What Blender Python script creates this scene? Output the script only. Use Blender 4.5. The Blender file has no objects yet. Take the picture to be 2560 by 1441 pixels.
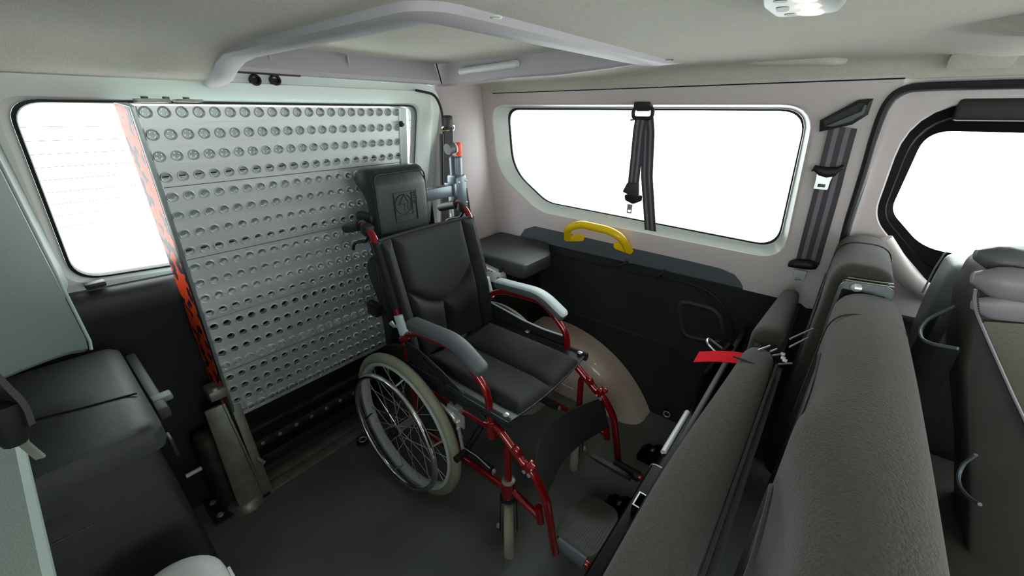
import bpy, bmesh, math, random
from mathutils import Vector, Matrix
random.seed(7)
V = Vector
C = bpy.context.scene.collection
sc = bpy.context.scene

# ------------------------------------------------------------------ camera, world, exposure
FPX = 990.0
PITCH = math.atan(440 / FPX)
YAW = math.atan(885 / math.hypot(FPX, 440))
CAM = V((0, 0, 1.3))
HD = V((-math.sin(YAW), math.cos(YAW), 0))
RT = V((math.cos(YAW), math.sin(YAW), 0))
FW = HD * math.cos(PITCH) + V((0, 0, -math.sin(PITCH)))
UP = HD * math.sin(PITCH) + V((0, 0, math.cos(PITCH)))
cd = bpy.data.cameras.new('camera')
cam = bpy.data.objects.new('camera', cd)
C.objects.link(cam)
cd.sensor_width = 36
cd.lens = FPX / 2560 * 36
cd.clip_start = 0.02
M = Matrix((RT, UP, -FW)).transposed().to_4x4()
M.translation = CAM
cam.matrix_world = M
sc.camera = cam

w = bpy.data.worlds.new('sky')
sc.world = w
w.use_nodes = True
bg = w.node_tree.nodes['Background']
bg.inputs[1].default_value = 1.0
_nt = w.node_tree      # bright overcast sky over paler-lit ground
_tc = _nt.nodes.new('ShaderNodeTexCoord'); _sp = _nt.nodes.new('ShaderNodeSeparateXYZ'); _cr = _nt.nodes.new('ShaderNodeValToRGB'); _mr = _nt.nodes.new('ShaderNodeMapRange')
_mr.inputs['From Min'].default_value = -1; _mr.inputs['From Max'].default_value = 1
_nt.links.new(_tc.outputs['Generated'], _sp.inputs[0]); _nt.links.new(_sp.outputs['Z'], _mr.inputs['Value']); _nt.links.new(_mr.outputs['Result'], _cr.inputs[0])
_cr.color_ramp.elements[0].position = .46; _cr.color_ramp.elements[0].color = (4.0, 4.15, 4.05, 1)
_cr.color_ramp.elements[1].position = .56; _cr.color_ramp.elements[1].color = (6.2, 6.5, 6.5, 1)
_nt.links.new(_cr.outputs[0], bg.inputs[0])
sc.view_settings.view_transform = 'Standard'
sc.view_settings.look = 'None'
sc.view_settings.gamma = 1
sc.view_settings.use_curve_mapping = False
sc.view_settings.exposure = 0.45
sc.cycles.use_denoising = True
sc.cycles.max_bounces = 10
sc.cycles.diffuse_bounces = 6
sc.cycles.transparent_max_bounces = 16
sc.cycles.sample_clamp_indirect = 4.0


# ------------------------------------------------------------------ where sight lines of known points meet known planes of the van
def ray(x, y):
    return FW + RT * ((x - 1280) / FPX) + UP * ((720.5 - y) / FPX)
def RX(x, y, X):
    r = ray(x, y); return CAM + r * ((X - CAM.x) / r.x)
def RY(x, y, Y):
    r = ray(x, y); return CAM + r * ((Y - CAM.y) / r.y)
def RZ(x, y, z):
    r = ray(x, y); return CAM + r * ((z - CAM.z) / r.z)
def RP(x, y, p, n):
    r = ray(x, y); n = V(n); return CAM + r * ((V(p) - CAM).dot(n) / r.dot(n))


# ------------------------------------------------------------------ mesh helpers
def L(c):
    c = c / 255.0
    return c / 12.92 if c <= .04045 else ((c + .055) / 1.055) ** 2.4
def rgb(r, g, b):
    return (L(r), L(g), L(b), 1)


class MB:
    def __init__(s):
        s.v = []; s.f = []; s.mi = []
    def add(s, vs, fs, mi=0):
        k = len(s.v)
        s.v += [V(p) for p in vs]
        s.f += [tuple(i + k for i in f) for f in fs]
        s.mi += [mi] * len(fs)
        return s
    def loft(s, loops, closed=True, cap0=False, cap1=False, mi=0, ring=False):
        n = len(loops[0]); vs = [p for lp in loops for p in lp]; fs = []
        m = len(loops)
        for i in range(m if ring else m - 1):
            i2 = (i + 1) % m
            for j in range(n if closed else n - 1):
                j2 = (j + 1) % n
                fs.append((i * n + j, i * n + j2, i2 * n + j2, i2 * n + j))
        if cap0: fs.append(tuple(range(n))[::-1])
        if cap1: fs.append(tuple(range((m - 1) * n, m * n)))
        return s.add(vs, fs, mi)
    def tube(s, pts, r, seg=10, closed=False, cap=True, mi=0, flat=None):
        pts = [V(p) for p in pts]; n = len(pts)
        rs = r if isinstance(r, (list, tuple)) else [r] * n
        T = []
        for i in range(n):
            if closed: t = pts[(i + 1) % n] - pts[i - 1]
            else: t = pts[min(i + 1, n - 1)] - pts[max(i - 1, 0)]
            T.append(t.normalized())
        u = T[0].orthogonal().normalized()
        if abs(T[0].z) < .9: u = V((0, 0, 1)).cross(T[0]).normalized()
        loops = []
        for i in range(n):
            u = (u - T[i] * u.dot(T[i]))
            u = u.normalized() if u.length > 1e-6 else T[i].orthogonal().normalized()
            w_ = T[i].cross(u)
            loops.append([pts[i] + (u * math.cos(a) + w_ * math.sin(a)) * rs[i] for a in [2 * math.pi * k / seg for k in range(seg)]])
        return s.loft(loops, True, cap and not closed, cap and not closed, mi, ring=closed)
    def cyl(s, a, b, r, seg=14, r2=None, mi=0):
        return s.tube([a, b], [r, r if r2 is None else r2], seg, mi=mi)
    def box(s, c, d, R=None, bev=0.0, mi=0, seg=2):
        bm = bmesh.new()
        bmesh.ops.create_cube(bm, size=1)
        for v in bm.verts: v.co = V((v.co.x * d[0], v.co.y * d[1], v.co.z * d[2]))
        if bev > 0: bmesh.ops.bevel(bm, geom=list(bm.edges), offset=bev, segments=seg, affect='EDGES', profile=.5, clamp_overlap=True)
        bm.verts.index_update()
        R = R or Matrix.Identity(3); c = V(c)
        s.add([c + R @ v.co for v in bm.verts], [[v.index for v in f.verts] for f in bm.faces], mi)
        bm.free(); return s
    def prism(s, pts, vec, mi=0, bev=0.0):
        pts = [V(p) for p in pts]; vec = V(vec); n = len(pts)
        vs = pts + [p + vec for p in pts]
        fs = [tuple(range(n))[::-1], tuple(range(n, 2 * n))] + [(i, (i + 1) % n, n + (i + 1) % n, n + i) for i in range(n)]
        if bev > 0:
            bm = bmesh.new(); bv = [bm.verts.new(p) for p in vs]
            for f in fs: bm.faces.new([bv[i] for i in f])
            bmesh.ops.recalc_face_normals(bm, faces=bm.faces)
            bmesh.ops.bevel(bm, geom=list(bm.edges), offset=bev, segments=2, affect='EDGES', profile=.5, clamp_overlap=True)
            bm.verts.index_update()
            s.add([v.co.copy() for v in bm.verts], [[v.index for v in f.verts] for f in bm.faces], mi); bm.free(); return s
        return s.add(vs, fs, mi)
    def lathe(s, o, ax, prof, seg=24, mi=0, cap=True):
        o = V(o); ax = V(ax).normalized(); u = ax.orthogonal().normalized(); w_ = ax.cross(u)
        loops = [[o + ax * h + (u * math.cos(a) + w_ * math.sin(a)) * r for a in [2 * math.pi * k / seg for k in range(seg)]] for r, h in prof]
        return s.loft(loops, True, cap and prof[0][0] > 1e-5, cap and prof[-1][0] > 1e-5, mi)
    def grid(s, fn, nu, nv, mi=0):
        vs = [fn(i / nu, j / nv) for j in range(nv + 1) for i in range(nu + 1)]
        fs = [(j * (nu + 1) + i, j * (nu + 1) + i + 1, (j + 1) * (nu + 1) + i + 1, (j + 1) * (nu + 1) + i) for j in range(nv) for i in range(nu)]
        return s.add(vs, fs, mi)
    def slab(s, front, back, nu, nv, mi=0):
        "closed sheet between two grids"
        k = len(s.v); s.grid(front, nu, nv, mi); s.grid(back, nu, nv, mi)
        o = (nu + 1) * (nv + 1)
        e = [i for i in range(nu)] ; fs = []
        bd = [i for i in range(nu + 1)] + [(j + 1) * (nu + 1) - 1 for j in range(1, nv + 1)] + [nv * (nu + 1) + i for i in range(nu - 1, -1, -1)] + [j * (nu + 1) for j in range(nv - 1, 0, -1)]
        for a, b in zip(bd, bd[1:] + bd[:1]): fs.append((k + a, k + b, k + o + b, k + o + a))
        s.f += fs; s.mi += [mi] * len(fs); return s


WL = {}
def build(name, mb, mats, parent=None, smooth=True, angle=38, loc=None):
    me = bpy.data.meshes.new(name)
    base = WL[parent.name] if parent else V(loc if loc is not None else (0, 0, 0))
    me.from_pydata([tuple(p - base) for p in mb.v], [], mb.f)
    if not isinstance(mats, (list, tuple)): mats = [mats]
    for m in mats: me.materials.append(m)
    me.polygons.foreach_set('material_index', mb.mi)
    bm = bmesh.new(); bm.from_mesh(me)
    bmesh.ops.remove_doubles(bm, verts=bm.verts, dist=1e-5)
    bmesh.ops.recalc_face_normals(bm, faces=bm.faces)
    bm.to_mesh(me); bm.free()
    if smooth:
        me.polygons.foreach_set('use_smooth', [True] * len(me.polygons))
        me.set_sharp_from_angle(angle=math.radians(angle))
    o = bpy.data.objects.new(name, me); C.objects.link(o)
    if parent: o.parent = parent
    else: o.location = base
    WL[o.name] = base
    return o

def thing(name, label, cat, loc, group=None):
    o = bpy.data.objects.new(name, None); C.objects.link(o); o.empty_display_size = .05
    o.location = loc; WL[o.name] = V(loc)
    o['label'] = label; o['category'] = cat
    if group: o['group'] = group
    return o
def tag(o, label, cat, group=None):
    o['label'] = label; o['category'] = cat
    if group: o['group'] = group
    return o
def struct(name, mb, mats, parent=None, **k):
    o = build(name, mb, mats, parent, **k)
    if not parent: o['kind'] = 'structure'
    return o

def fillet(pts, rad, n=5, closed=False):
    pts = [V(p) for p in pts]; N = len(pts); out = []
    rads = rad if isinstance(rad, (list, tuple)) else [rad] * N
    for i in range(N):
        if not closed and i in (0, N - 1): out.append(pts[i]); continue
        a, b, c = pts[i - 1], pts[i], pts[(i + 1) % N]
        r = rads[i]
        d1 = (a - b); d2 = (c - b)
        r = min(r, d1.length * .49, d2.length * .49)
        p, q = b + d1.normalized() * r, b + d2.normalized() * r
        for k in range(n + 1):
            t = k / n
            out.append(p * (1 - t) ** 2 + b * 2 * t * (1 - t) + q * t * t)
    return out
def rloop(pts, rad, n=6):
    return fillet(pts, rad, n, True)
def lerp(a, b, t): return a + (b - a) * t
def sm(t):
    t = max(0., min(1., t)); return t * t * (3 - 2 * t)
def interp(xs, ys, x):
    if x <= xs[0]: return ys[0]
    for i in range(len(xs) - 1):
        if x <= xs[i + 1]: return lerp(ys[i], ys[i + 1], (x - xs[i]) / (xs[i + 1] - xs[i]))
    return ys[-1]
def strap(mb, pts, width, axis, th=.0015, mi=0):
    "ribbon along pts, width along axis (vector or list)"
    pts = [V(p) for p in pts]; lo = []
    for i, p in enumerate(pts):
        a = V(axis[i] if isinstance(axis, list) else axis).normalized()
        t = (pts[min(i + 1, len(pts) - 1)] - pts[max(i - 1, 0)]).normalized()
        n = t.cross(a).normalized() * th
        h = a * (width / 2 if not isinstance(width, list) else width[i] / 2)
        lo.append([p - h - n, p + h - n, p + h + n, p - h + n])
    return mb.loft(lo, True, True, True, mi)


# ------------------------------------------------------------------ materials
def mat(name, col, rough=.5, metal=0., bump=None, var=None, coat=0., spec=.5, sheen=0., emit=None, stretch=None):
    m = bpy.data.materials.new(name); m.use_nodes = True
    nt = m.node_tree; b = nt.nodes['Principled BSDF']
    b.inputs['Base Color'].default_value = col
    b.inputs['Roughness'].default_value = rough
    b.inputs['Metallic'].default_value = metal
    b.inputs['Specular IOR Level'].default_value = spec
    if coat: b.inputs['Coat Weight'].default_value = coat; b.inputs['Coat Roughness'].default_value = .08
    if sheen: b.inputs['Sheen Weight'].default_value = sheen; b.inputs['Sheen Roughness'].default_value = .6
    if emit: b.inputs['Emission Color'].default_value = emit[0]; b.inputs['Emission Strength'].default_value = emit[1]
    tc = nt.nodes.new('ShaderNodeTexCoord')
    src = tc.outputs['Object']
    if stretch:
        mp = nt.nodes.new('ShaderNodeMapping'); mp.inputs['Scale'].default_value = stretch
        nt.links.new(src, mp.inputs['Vector']); src = mp.outputs['Vector']
    if var:      # (scale, amount[, detail])
        no = nt.nodes.new('ShaderNodeTexNoise'); no.inputs['Scale'].default_value = var[0]
        no.inputs['Detail'].default_value = var[2] if len(var) > 2 else 4
        nt.links.new(src, no.inputs['Vector'])
        mx = nt.nodes.new('ShaderNodeMix'); mx.data_type = 'RGBA'
        k = var[1]
        mx.inputs['A'].default_value = tuple(c * (1 - k) for c in col[:3]) + (1,)
        mx.inputs['B'].default_value = tuple(min(1, c * (1 + k)) for c in col[:3]) + (1,)
        mr = nt.nodes.new('ShaderNodeMapRange'); mr.inputs['From Min'].default_value = .3; mr.inputs['From Max'].default_value = .7
        nt.links.new(no.outputs['Fac'], mr.inputs['Value'])
        nt.links.new(mr.outputs['Result'], mx.inputs['Factor'])
        nt.links.new(mx.outputs['Result'], b.inputs['Base Color'])
    if bump:     # (scale, strength)
        nb = nt.nodes.new('ShaderNodeTexNoise'); nb.inputs['Scale'].default_value = bump[0]; nb.inputs['Detail'].default_value = 3
        nt.links.new(src, nb.inputs['Vector'])
        bp = nt.nodes.new('ShaderNodeBump'); bp.inputs['Strength'].default_value = bump[1]; bp.inputs['Distance'].default_value = .002
        nt.links.new(nb.outputs['Fac'], bp.inputs['Height'])
        nt.links.new(bp.outputs['Normal'], b.inputs['Normal'])
    return m

m_head = mat('headliner cloth', rgb(198, 195, 182), .95, bump=(420, .5), var=(160, .06, 6), sheen=.15)
m_trim = mat('moulded plastic with pinkish light tint', rgb(206, 195, 196), .5, bump=(500, .12))  # pink cast of the far-side light put into the base colour
m_ledge = mat('ledge plastic with greenish daylight tint', rgb(164, 180, 174), .5, bump=(400, .2))  # greenish light from the near doorway put into the ledge colour
m_trimd = mat('moulded plastic with greenish light tint', rgb(100, 113, 111), .55, bump=(400, .2))  # green cast of the near-side light put into the base colour
m_gate = mat('white painted steel', rgb(228, 236, 231), .32, coat=.3)
m_hatch = mat('lilac grey moulded plastic', rgb(188, 183, 190), .55, bump=(500, .12))
m_black = mat('black textured plastic', rgb(26, 28, 28), .5, bump=(500, .25), var=(40, .15))
m_char = mat('charcoal textured plastic', rgb(46, 50, 49), .55, bump=(600, .25), var=(50, .08))
m_rail = mat('slate grey plastic', rgb(84, 92, 98), .45, bump=(500, .12))
m_carpet = mat('black carpet lining', rgb(26, 28, 30), .95, bump=(350, .8), var=(6, .35), sheen=.1)
m_lin = mat('dark back door lining', rgb(34, 37, 37), .5, bump=(500, .3), var=(30, .1))
m_rubber = mat('black rubber', rgb(18, 18, 18), .55)
m_floor = mat('dark grey speckled floor vinyl', rgb(98, 102, 98), .5, bump=(600, .35), var=(3.0, .22, 8))
m_alu = mat('brushed aluminium', (.80, .835, .84, 1), .36, .55, bump=(60, .08), var=(5, .10), stretch=(1, .15, 3))
m_alud = mat('anodised aluminium rail', (.42, .47, .47, 1), .35, 1.0, bump=(60, .1))
m_steel = mat('worn grey steel', rgb(140, 142, 134), .42, .5, bump=(60, .3), var=(14, .25))
m_dirty = mat('dirty brown steel', rgb(52, 47, 42), .6, .3, bump=(90, .5), var=(18, .4))
m_chrome = mat('chrome', (.82, .83, .84, 1), .12, 1.0)
m_zinc = mat('zinc plated steel', (.66, .68, .68, 1), .32, .75)
m_post = mat('silver grey paint', rgb(98, 109, 118), .35, .45, coat=.3)
m_red = mat('metallic red paint', rgb(140, 9, 20), .24, .3, coat=.8)
m_redcloth = mat('bright red webbing', rgb(255, 22, 48), .7, emit=None)
m_orange = mat('orange plastic', rgb(240, 70, 24), .4)
m_yel = mat('yellow plastic', rgb(255, 210, 6), .34)
m_nylon = mat('black nylon upholstery', rgb(20, 22, 23), .7, bump=(260, .4), var=(30, .12), spec=.35, sheen=.05)
m_vinyl = mat('black vinyl leather', rgb(35, 39, 42), .42, bump=(220, .3))
m_pad = mat('dark grey foam armrest', rgb(84, 90, 94), .5, bump=(400, .1))
m_padl = mat('light grey armrest cap', rgb(190, 202, 208), .45)
m_tyre = mat('grey green solid tyre', rgb(158, 160, 138), .65, bump=(150, .15), var=(12, .08))
m_wrim = mat('satin alloy rim', rgb(226, 228, 228), .35)
m_spoke = mat('spoke steel', (.8, .8, .8, 1), .25, .5)
m_web = mat('grey black belt webbing', rgb(52, 48, 54), .55, bump=(900, .4))
m_beige = mat('beige glossy paint', rgb(228, 206, 194), .22, coat=.5)
m_white = mat('white plastic', rgb(226, 228, 226), .35)
m_cloth = mat('dark seat cloth', rgb(54, 50, 45), .95, bump=(330, .9), var=(230, .3, 6), sheen=.12)
m_clothd = mat('darker seat side cloth', rgb(40, 38, 38), .95, bump=(330, .7), var=(230, .3, 6), sheen=.1)
m_leather = mat('grey lilac seat leather', rgb(126, 120, 126), .42, bump=(180, .25))
m_leathert = mat('window-lit seat leather', rgb(118, 130, 126), .45, bump=(180, .25))  # window light on the far shoulder put into the leather colour
m_leatherd = mat('dark seat leather', rgb(50, 48, 44), .5, bump=(180, .25), var=(8, .15))
m_gap = mat('dark gap', rgb(6, 6, 6), .9)
m_frame = mat('black painted seat frame', rgb(7, 7, 8), .42, spec=.12)
m_lamp = mat('lit lamp lens', (1, .9, .72, 1), .3, emit=((1, .82, .62, 1), 34))
m_diff = mat('milky lamp tube', rgb(226, 226, 224), .35)
m_olive = mat('olive grey seat leather', rgb(84, 78, 66), .5, bump=(180, .25), var=(8, .12))
m_leatherg = mat('mid grey seat leather', rgb(86, 88, 88), .45, bump=(180, .25))
m_plate = mat('grey footplate plastic', rgb(78, 80, 74), .5, bump=(400, .2))
m_housing = mat('grey lamp housing', rgb(178, 184, 182), .4)
m_stitch = mat('pale stitching', rgb(150, 140, 146), .8)

def glass_mat():
    m = bpy.data.materials.new('window glass'); m.use_nodes = True
    nt = m.node_tree; nt.nodes.clear()
    o = nt.nodes.new('ShaderNodeOutputMaterial'); mx = nt.nodes.new('ShaderNodeMixShader')
    t = nt.nodes.new('ShaderNodeBsdfTransparent'); g = nt.nodes.new('ShaderNodeBsdfGlossy'); f = nt.nodes.new('ShaderNodeFresnel')
    t.inputs[0].default_value = (.82, .86, .85, 1); g.inputs['Roughness'].default_value = .02; f.inputs[0].default_value = 1.35
    nt.links.new(f.outputs[0], mx.inputs[0]); nt.links.new(t.outputs[0], mx.inputs[1]); nt.links.new(g.outputs[0], mx.inputs[2])
    nt.links.new(mx.outputs[0], o.inputs[0]); return m
m_glass = glass_mat()

def tape_mat():
    "orange reflective tape with dark blue blocky print"
    m = mat('orange reflective tape', rgb(255, 84, 34), .4)
    nt = m.node_tree; b = nt.nodes['Principled BSDF']
    tc = nt.nodes.new('ShaderNodeTexCoord'); mp = nt.nodes.new('ShaderNodeMapping'); mp.inputs['Scale'].default_value = (70, 70, 40)
    mp.inputs['Rotation'].default_value = (0, .6, 0)
    vo = nt.nodes.new('ShaderNodeTexVoronoi'); vo.distance = 'CHEBYCHEV'; vo.inputs['Scale'].default_value = 1.0
    gt = nt.nodes.new('ShaderNodeMath'); gt.operation = 'GREATER_THAN'; gt.inputs[1].default_value = .66
    sx = nt.nodes.new('ShaderNodeSeparateColor'); mx = nt.nodes.new('ShaderNodeMix'); mx.data_type = 'RGBA'
    mx.inputs['A'].default_value = rgb(255, 84, 34); mx.inputs['B'].default_value = rgb(44, 24, 62)
    nt.links.new(tc.outputs['Object'], mp.inputs['Vector']); nt.links.new(mp.outputs['Vector'], vo.inputs['Vector'])
    nt.links.new(vo.outputs['Color'], sx.inputs[0]); nt.links.new(sx.outputs[0], gt.inputs[0])
    nt.links.new(gt.outputs[0], mx.inputs['Factor']); nt.links.new(mx.outputs['Result'], b.inputs['Base Color'])
    return m
m_tape = tape_mat()

def webbing_mat():
    "belt webbing with lengthwise lighter stripes, from the u coordinate stored along its width"
    m = mat('striped belt webbing', rgb(58, 52, 60), .5, bump=(900, .4))
    nt = m.node_tree; b = nt.nodes['Principled BSDF']
    at = nt.nodes.new('ShaderNodeAttribute'); at.attribute_name = 'across'
    cr = nt.nodes.new('ShaderNodeValToRGB'); cr.color_ramp.interpolation = 'CONSTANT'
    e = cr.color_ramp.elements; dk, lt = rgb(62, 57, 63), rgb(116, 109, 119)
    e[0].position = 0; e[0].color = dk; e[1].position = .2; e[1].color = lt
    for p, c in ((.38, dk), (.6, lt), (.78, dk)):
        q = e.new(p); q.color = c
    nt.links.new(at.outputs['Fac'], cr.inputs[0]); nt.links.new(cr.outputs[0], b.inputs['Base Color'])
    return m
m_stripe = webbing_mat()
def striped(name, pts, width, axis, parent, th=.0012, n=12):
    "webbing ribbon as a part: grid carrying the across attribute"
    pts = [V(p) for p in pts]; a = V(axis).normalized(); mb = MB(); us = []
    for side in (-1, 1):
        for i, p in enumerate(pts):
            t = (pts[min(i + 1, len(pts) - 1)] - pts[max(i - 1, 0)]).normalized(); nn = t.cross(a).normalized() * th * side
            for k in range(n + 1):
                mb.v.append(p + a * width * (k / n - .5) + nn); us.append(k / n)
    m = len(pts)
    for s_ in range(2):
        for i in range(m - 1):
            for k in range(n):
                q = s_ * m * (n + 1) + i * (n + 1) + k
                mb.f.append((q, q + 1, q + n + 2, q + n + 1))
    o2 = m * (n + 1)
    for i in range(m - 1):
        for k in (0, n):
            q = i * (n + 1) + k; mb.f.append((q, q + n + 1, o2 + q + n + 1, o2 + q))
    for i in (0, m - 1):
        for k in range(n):
            q = i * (n + 1) + k; mb.f.append((q, q + 1, o2 + q + 1, o2 + q))
    mb.mi = [0] * len(mb.f)
    me = bpy.data.meshes.new(name); base = WL[parent.name]
    me.from_pydata([tuple(p - base) for p in mb.v], [], mb.f); me.materials.append(m_stripe)
    at = me.attributes.new('across', 'FLOAT', 'POINT'); at.data.foreach_set('value', us)
    me.update()
    o = bpy.data.objects.new(name, me); C.objects.link(o); o.parent = parent; WL[o.name] = base
    return o

# ================================================================== THE VAN BODY
def YR(z): return 1.56 - .0857 * max(0, z - .70)
PR, NR = (0, 1.56, .70), (0, 1, .0857)
def PRo(d): return (0, 1.56 + d, .70)

# floor
mb = MB().box((.3, .6, -.02), (4.0, 2.1, .04))
struct('floor', mb, m_floor, smooth=False)

# ceiling: main headliner, near strip with its drop at the back, far strip and side cove, raised hatch behind
ZC = 1.43
mb = MB()
XS = [-1.44, -1.30, -1.1, -.9, -.7, -.46, -.3, -.1, .1, .4, .8, 1.4, 2.2]
prof_far = [(1.21, 1.412), (1.30, 1.415), (1.40, 1.414), (1.455, 1.41), (1.482, 1.402), (1.497, 1.388), (1.503, 1.377), (1.56, 1.377)]
prof_far2 = [(1.21, ZC), (1.32, ZC), (1.44, 1.429), (1.476, 1.424), (1.492, 1.411), (1.500, 1.392), (1.503, 1.377), (1.56, 1.377)]
def farrow(x):
    t = sm((x + .78) / .32)
    return [V((x, lerp(a[0], b[0], t), lerp(a[1], b[1], t))) for a, b in zip(prof_far, prof_far2)]
mb.loft([farrow(x) for x in [-1.44, -1.2, -1.0, -.8, -.7, -.62, -.56, -.5, -.44, -.38, -.32, -.2, 0, .3, .8, 1.5, 2.2]], closed=False)
mb.add([(-.46, -.4, ZC), (2.2, -.4, ZC), (2.2, 1.21, ZC), (-.46, 1.21, ZC)], [(0, 1, 2, 3)])
nearrow = [(-.46, ZC), (-1.05, ZC), (-1.14, 1.427), (-1.20, 1.415), (-1.26, 1.39), (-1.30, 1.376), (-1.36, 1.372), (-1.45, 1.372)]
mb.loft([[V((x, y, z)) for x, z in nearrow] for y in (-.4, .0, .2, .41)], closed=False)
mb.add([(-1.5, -.5, 1.52), (2.25, -.5, 1.52), (2.25, 1.7, 1.52), (-1.5, 1.7, 1.52)], [(0, 1, 2, 3)])
ceil = struct('ceiling', mb, m_head, angle=60)

# raised hatch: inner panel, back fascia, far fascia, rim band
mb = MB().grid(lambda u, v: V((lerp(-1.36, -.44, u), lerp(.38, 1.215, v), 1.472 + .012 * math.sin(math.pi * u) * math.sin(math.pi * v))), 12, 12)
struct('hatch_panel', mb, m_head, ceil)
mb = MB()
FB = [(1.476, -1.352), (1.44, -1.335), (1.412, -1.325), (1.402, -1.332), (1.400, -1.375)]
mb.loft([[V((x, y, z)) for z, x in FB] for y in (.36, .55, .80, 1.0, 1.16, 1.172)], closed=False)
for y in (.56, .80):
    mb.box((-1.338, y, 1.438), (.012, .006, .06), bev=.002)
struct('hatch_back_fascia', mb, m_hatch, ceil)
mb = MB()
lo = []
for x, zt, zb in ((-1.44, 1.478, 1.397), (-1.3, 1.478, 1.396), (-1.18, 1.478, 1.398), (-1.0, 1.48, 1.404), (-.8, 1.482, 1.411), (-.62, 1.478, 1.417), (-.5, 1.462, 1.422), (-.44, 1.44, 1.428)):
    zf = lerp(1.412, ZC, sm((x + .78) / .32)); zb = min(zb, zf - .003) if x < -1.1 else zf - .003
    lo.append([V((x, 1.195, max(zt, zb + .012))), V((x, 1.198, lerp(max(zt, zb + .012), zb, .5))), V((x, 1.202, zb + .006)), V((x, 1.21, zb)), V((x, 1.225, zb)), V((x, 1.24, zf + .004))])
mb.loft(lo, closed=False)
struct('hatch_side_fascia', mb, m_hatch, ceil)
# rim band: front and near sides, mitred, near end curling down
rim = [(-.004, 1.437), (0, 1.419), (.012, 1.413), (.05, 1.414), (.07, 1.424), (.09, 1.444), (.115, 1.466), (.15, 1.476)]
lo = []
for y, k in ((1.34, .03), (1.27, .45), (1.2, .9), (1.05, 1), (.8, 1), (.6, 1)):
    lo.append([V((-.455 - d * k, y, ZC - (ZC - z) * (k if z < ZC else 1) - (0 if z < ZC else (z - ZC) * (1 - k)))) for d, z in rim])
for a in (0, .25, .5, .75, 1):
    th = a * math.pi / 2
    R0 = .06; c = V((-.455 - R0, .385 + R0, 0))
    lo.append([c + V((math.cos(th) * (R0 - d), -math.sin(th) * (R0 - d), z)) for d, z in rim])
for x in (-.7, -.9, -1.05, -1.15):
    lo.append([V((x, .385 + d, z)) for d, z in rim])
for x, dz, k in ((-1.21, -.012, .9), (-1.255, -.03, .8), (-1.285, -.048, .75), (-1.34, -.055, .7)):
    lo.append([V((x, .385 + d * k, z + dz)) for d, z in rim])
mb = MB().loft(lo, closed=False)
struct('hatch_rim', mb, m_hatch, ceil, angle=50)
mb = MB().lathe(RZ(1240, 45, 1.414) + V((0, 0, .0015)), (0, 0, -1), [(.0085, 0), (.0085, .0012), (.007, .002), (.004, .002), (.004, .001), (0, .001)], 16)
struct('screw_cap', mb, m_white, ceil)
# faint oval pads in the side cove where grab handles are blanked off, and a shallow moulded recess
for px, py, nm in ((1522, 192, 'blanking_cover'), (2455, 150, 'blanking_cover')):
    p = RY(px, py, 1.462)
    k = 1.0 if px < 2000 else 1.5
    out = rloop([p + V((a * .036 * k, b * -.010, b * .018)) for a, b in ((-1, -1), (1, -1), (1, 1), (-1, 1))], .014, 4)
    mb = MB().prism(out, V((0, .012, .012)), bev=.002)
    struct(nm, mb, m_head, ceil)
p0, p1 = RY(1850, 165, 1.44), RY(2105, 158, 1.44)
struct('moulded_ridge', MB().tube(fillet([p0 + V((0, 0, .02)), p0 + V((.03, 0, .010)), p1 - V((.03, 0, -.008)), p1 + V((0, .03, .008))], .03), .012, 10), m_head, ceil)

# ---- right side wall: upper trim with the reveal of window_2
def hole(px, plane, rad, n=7):
    return rloop([RP(x, y, plane, NR) for x, y in px], rad, n)
trim_px = [(1226, 261), (1243, 430), (1350, 531), (1958, 652), (2042, 261)]
glass_px = [(1268, 270), (1281, 425), (1366, 507), (1945, 621), (2022, 273)]
outer = [V((x, YR(z), z)) for x, z in ((-1.45, 1.386), (-1.44, 1.0), (-1.44, .60), (.04, .56), (.055, 1.386))]
lo0 = rloop(outer, .002, 7)
RADT = [.075, .10, .06, .085, .085]
lt = hole(trim_px, PR, RADT)
lt2 = hole([(x + (1275 + 360 - x) * .006, y + (440 - y) * .008) for x, y in trim_px], PRo(.008), RADT)
RADG = [.06, .10, .05, .07, .07]
lg = hole(glass_px, PRo(.06), RADG)
lg2 = hole([(x + (1640 - x) * .013, y + (440 - y) * .03) for x, y in glass_px], PRo(.060), RADG)
mid = [lerp(a, b, .93) for a, b in zip(lo0, lt)]
for p in mid: p.y -= .004
wr = struct('wall_right', MB().loft([lo0, mid, lt, lt2]), m_trim, angle=50)
struct('window_reveal', MB().loft([lt2, lg]), m_gate, wr)
win = struct('window_2', MB().add([p + V((0, .004, 0)) for p in lg], [tuple(range(len(lg)))]), m_glass, smooth=False)
struct('window_seal', MB().loft([[p + V((0, -.001, 0)) for p in lg], [p + V((0, -.003, 0)) for p in lg2], [p + V((0, .003, 0)) for p in lg2]]), m_rubber, win)
# rear corner pillar between side wall and back door
mb = MB()
rows = []
for z in (.60, .72, .9, 1.1, 1.25, 1.34, 1.388, 1.415):
    k = (z - .7) * -.05
    rows.append([V((x + k, y, z)) for x, y in ((-1.47, 1.215), (-1.39, 1.212), (-1.37, 1.222), (-1.350, 1.26), (-1.338, 1.33), (-1.338, 1.40), (-1.348, 1.47), (-1.368, YR(z) - .012), (-1.38, YR(z) + .003), (-1.40, YR(z) + .03))])
mb.loft(rows, closed=False)
struct('trim_1', mb, m_trim, angle=60)
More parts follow.
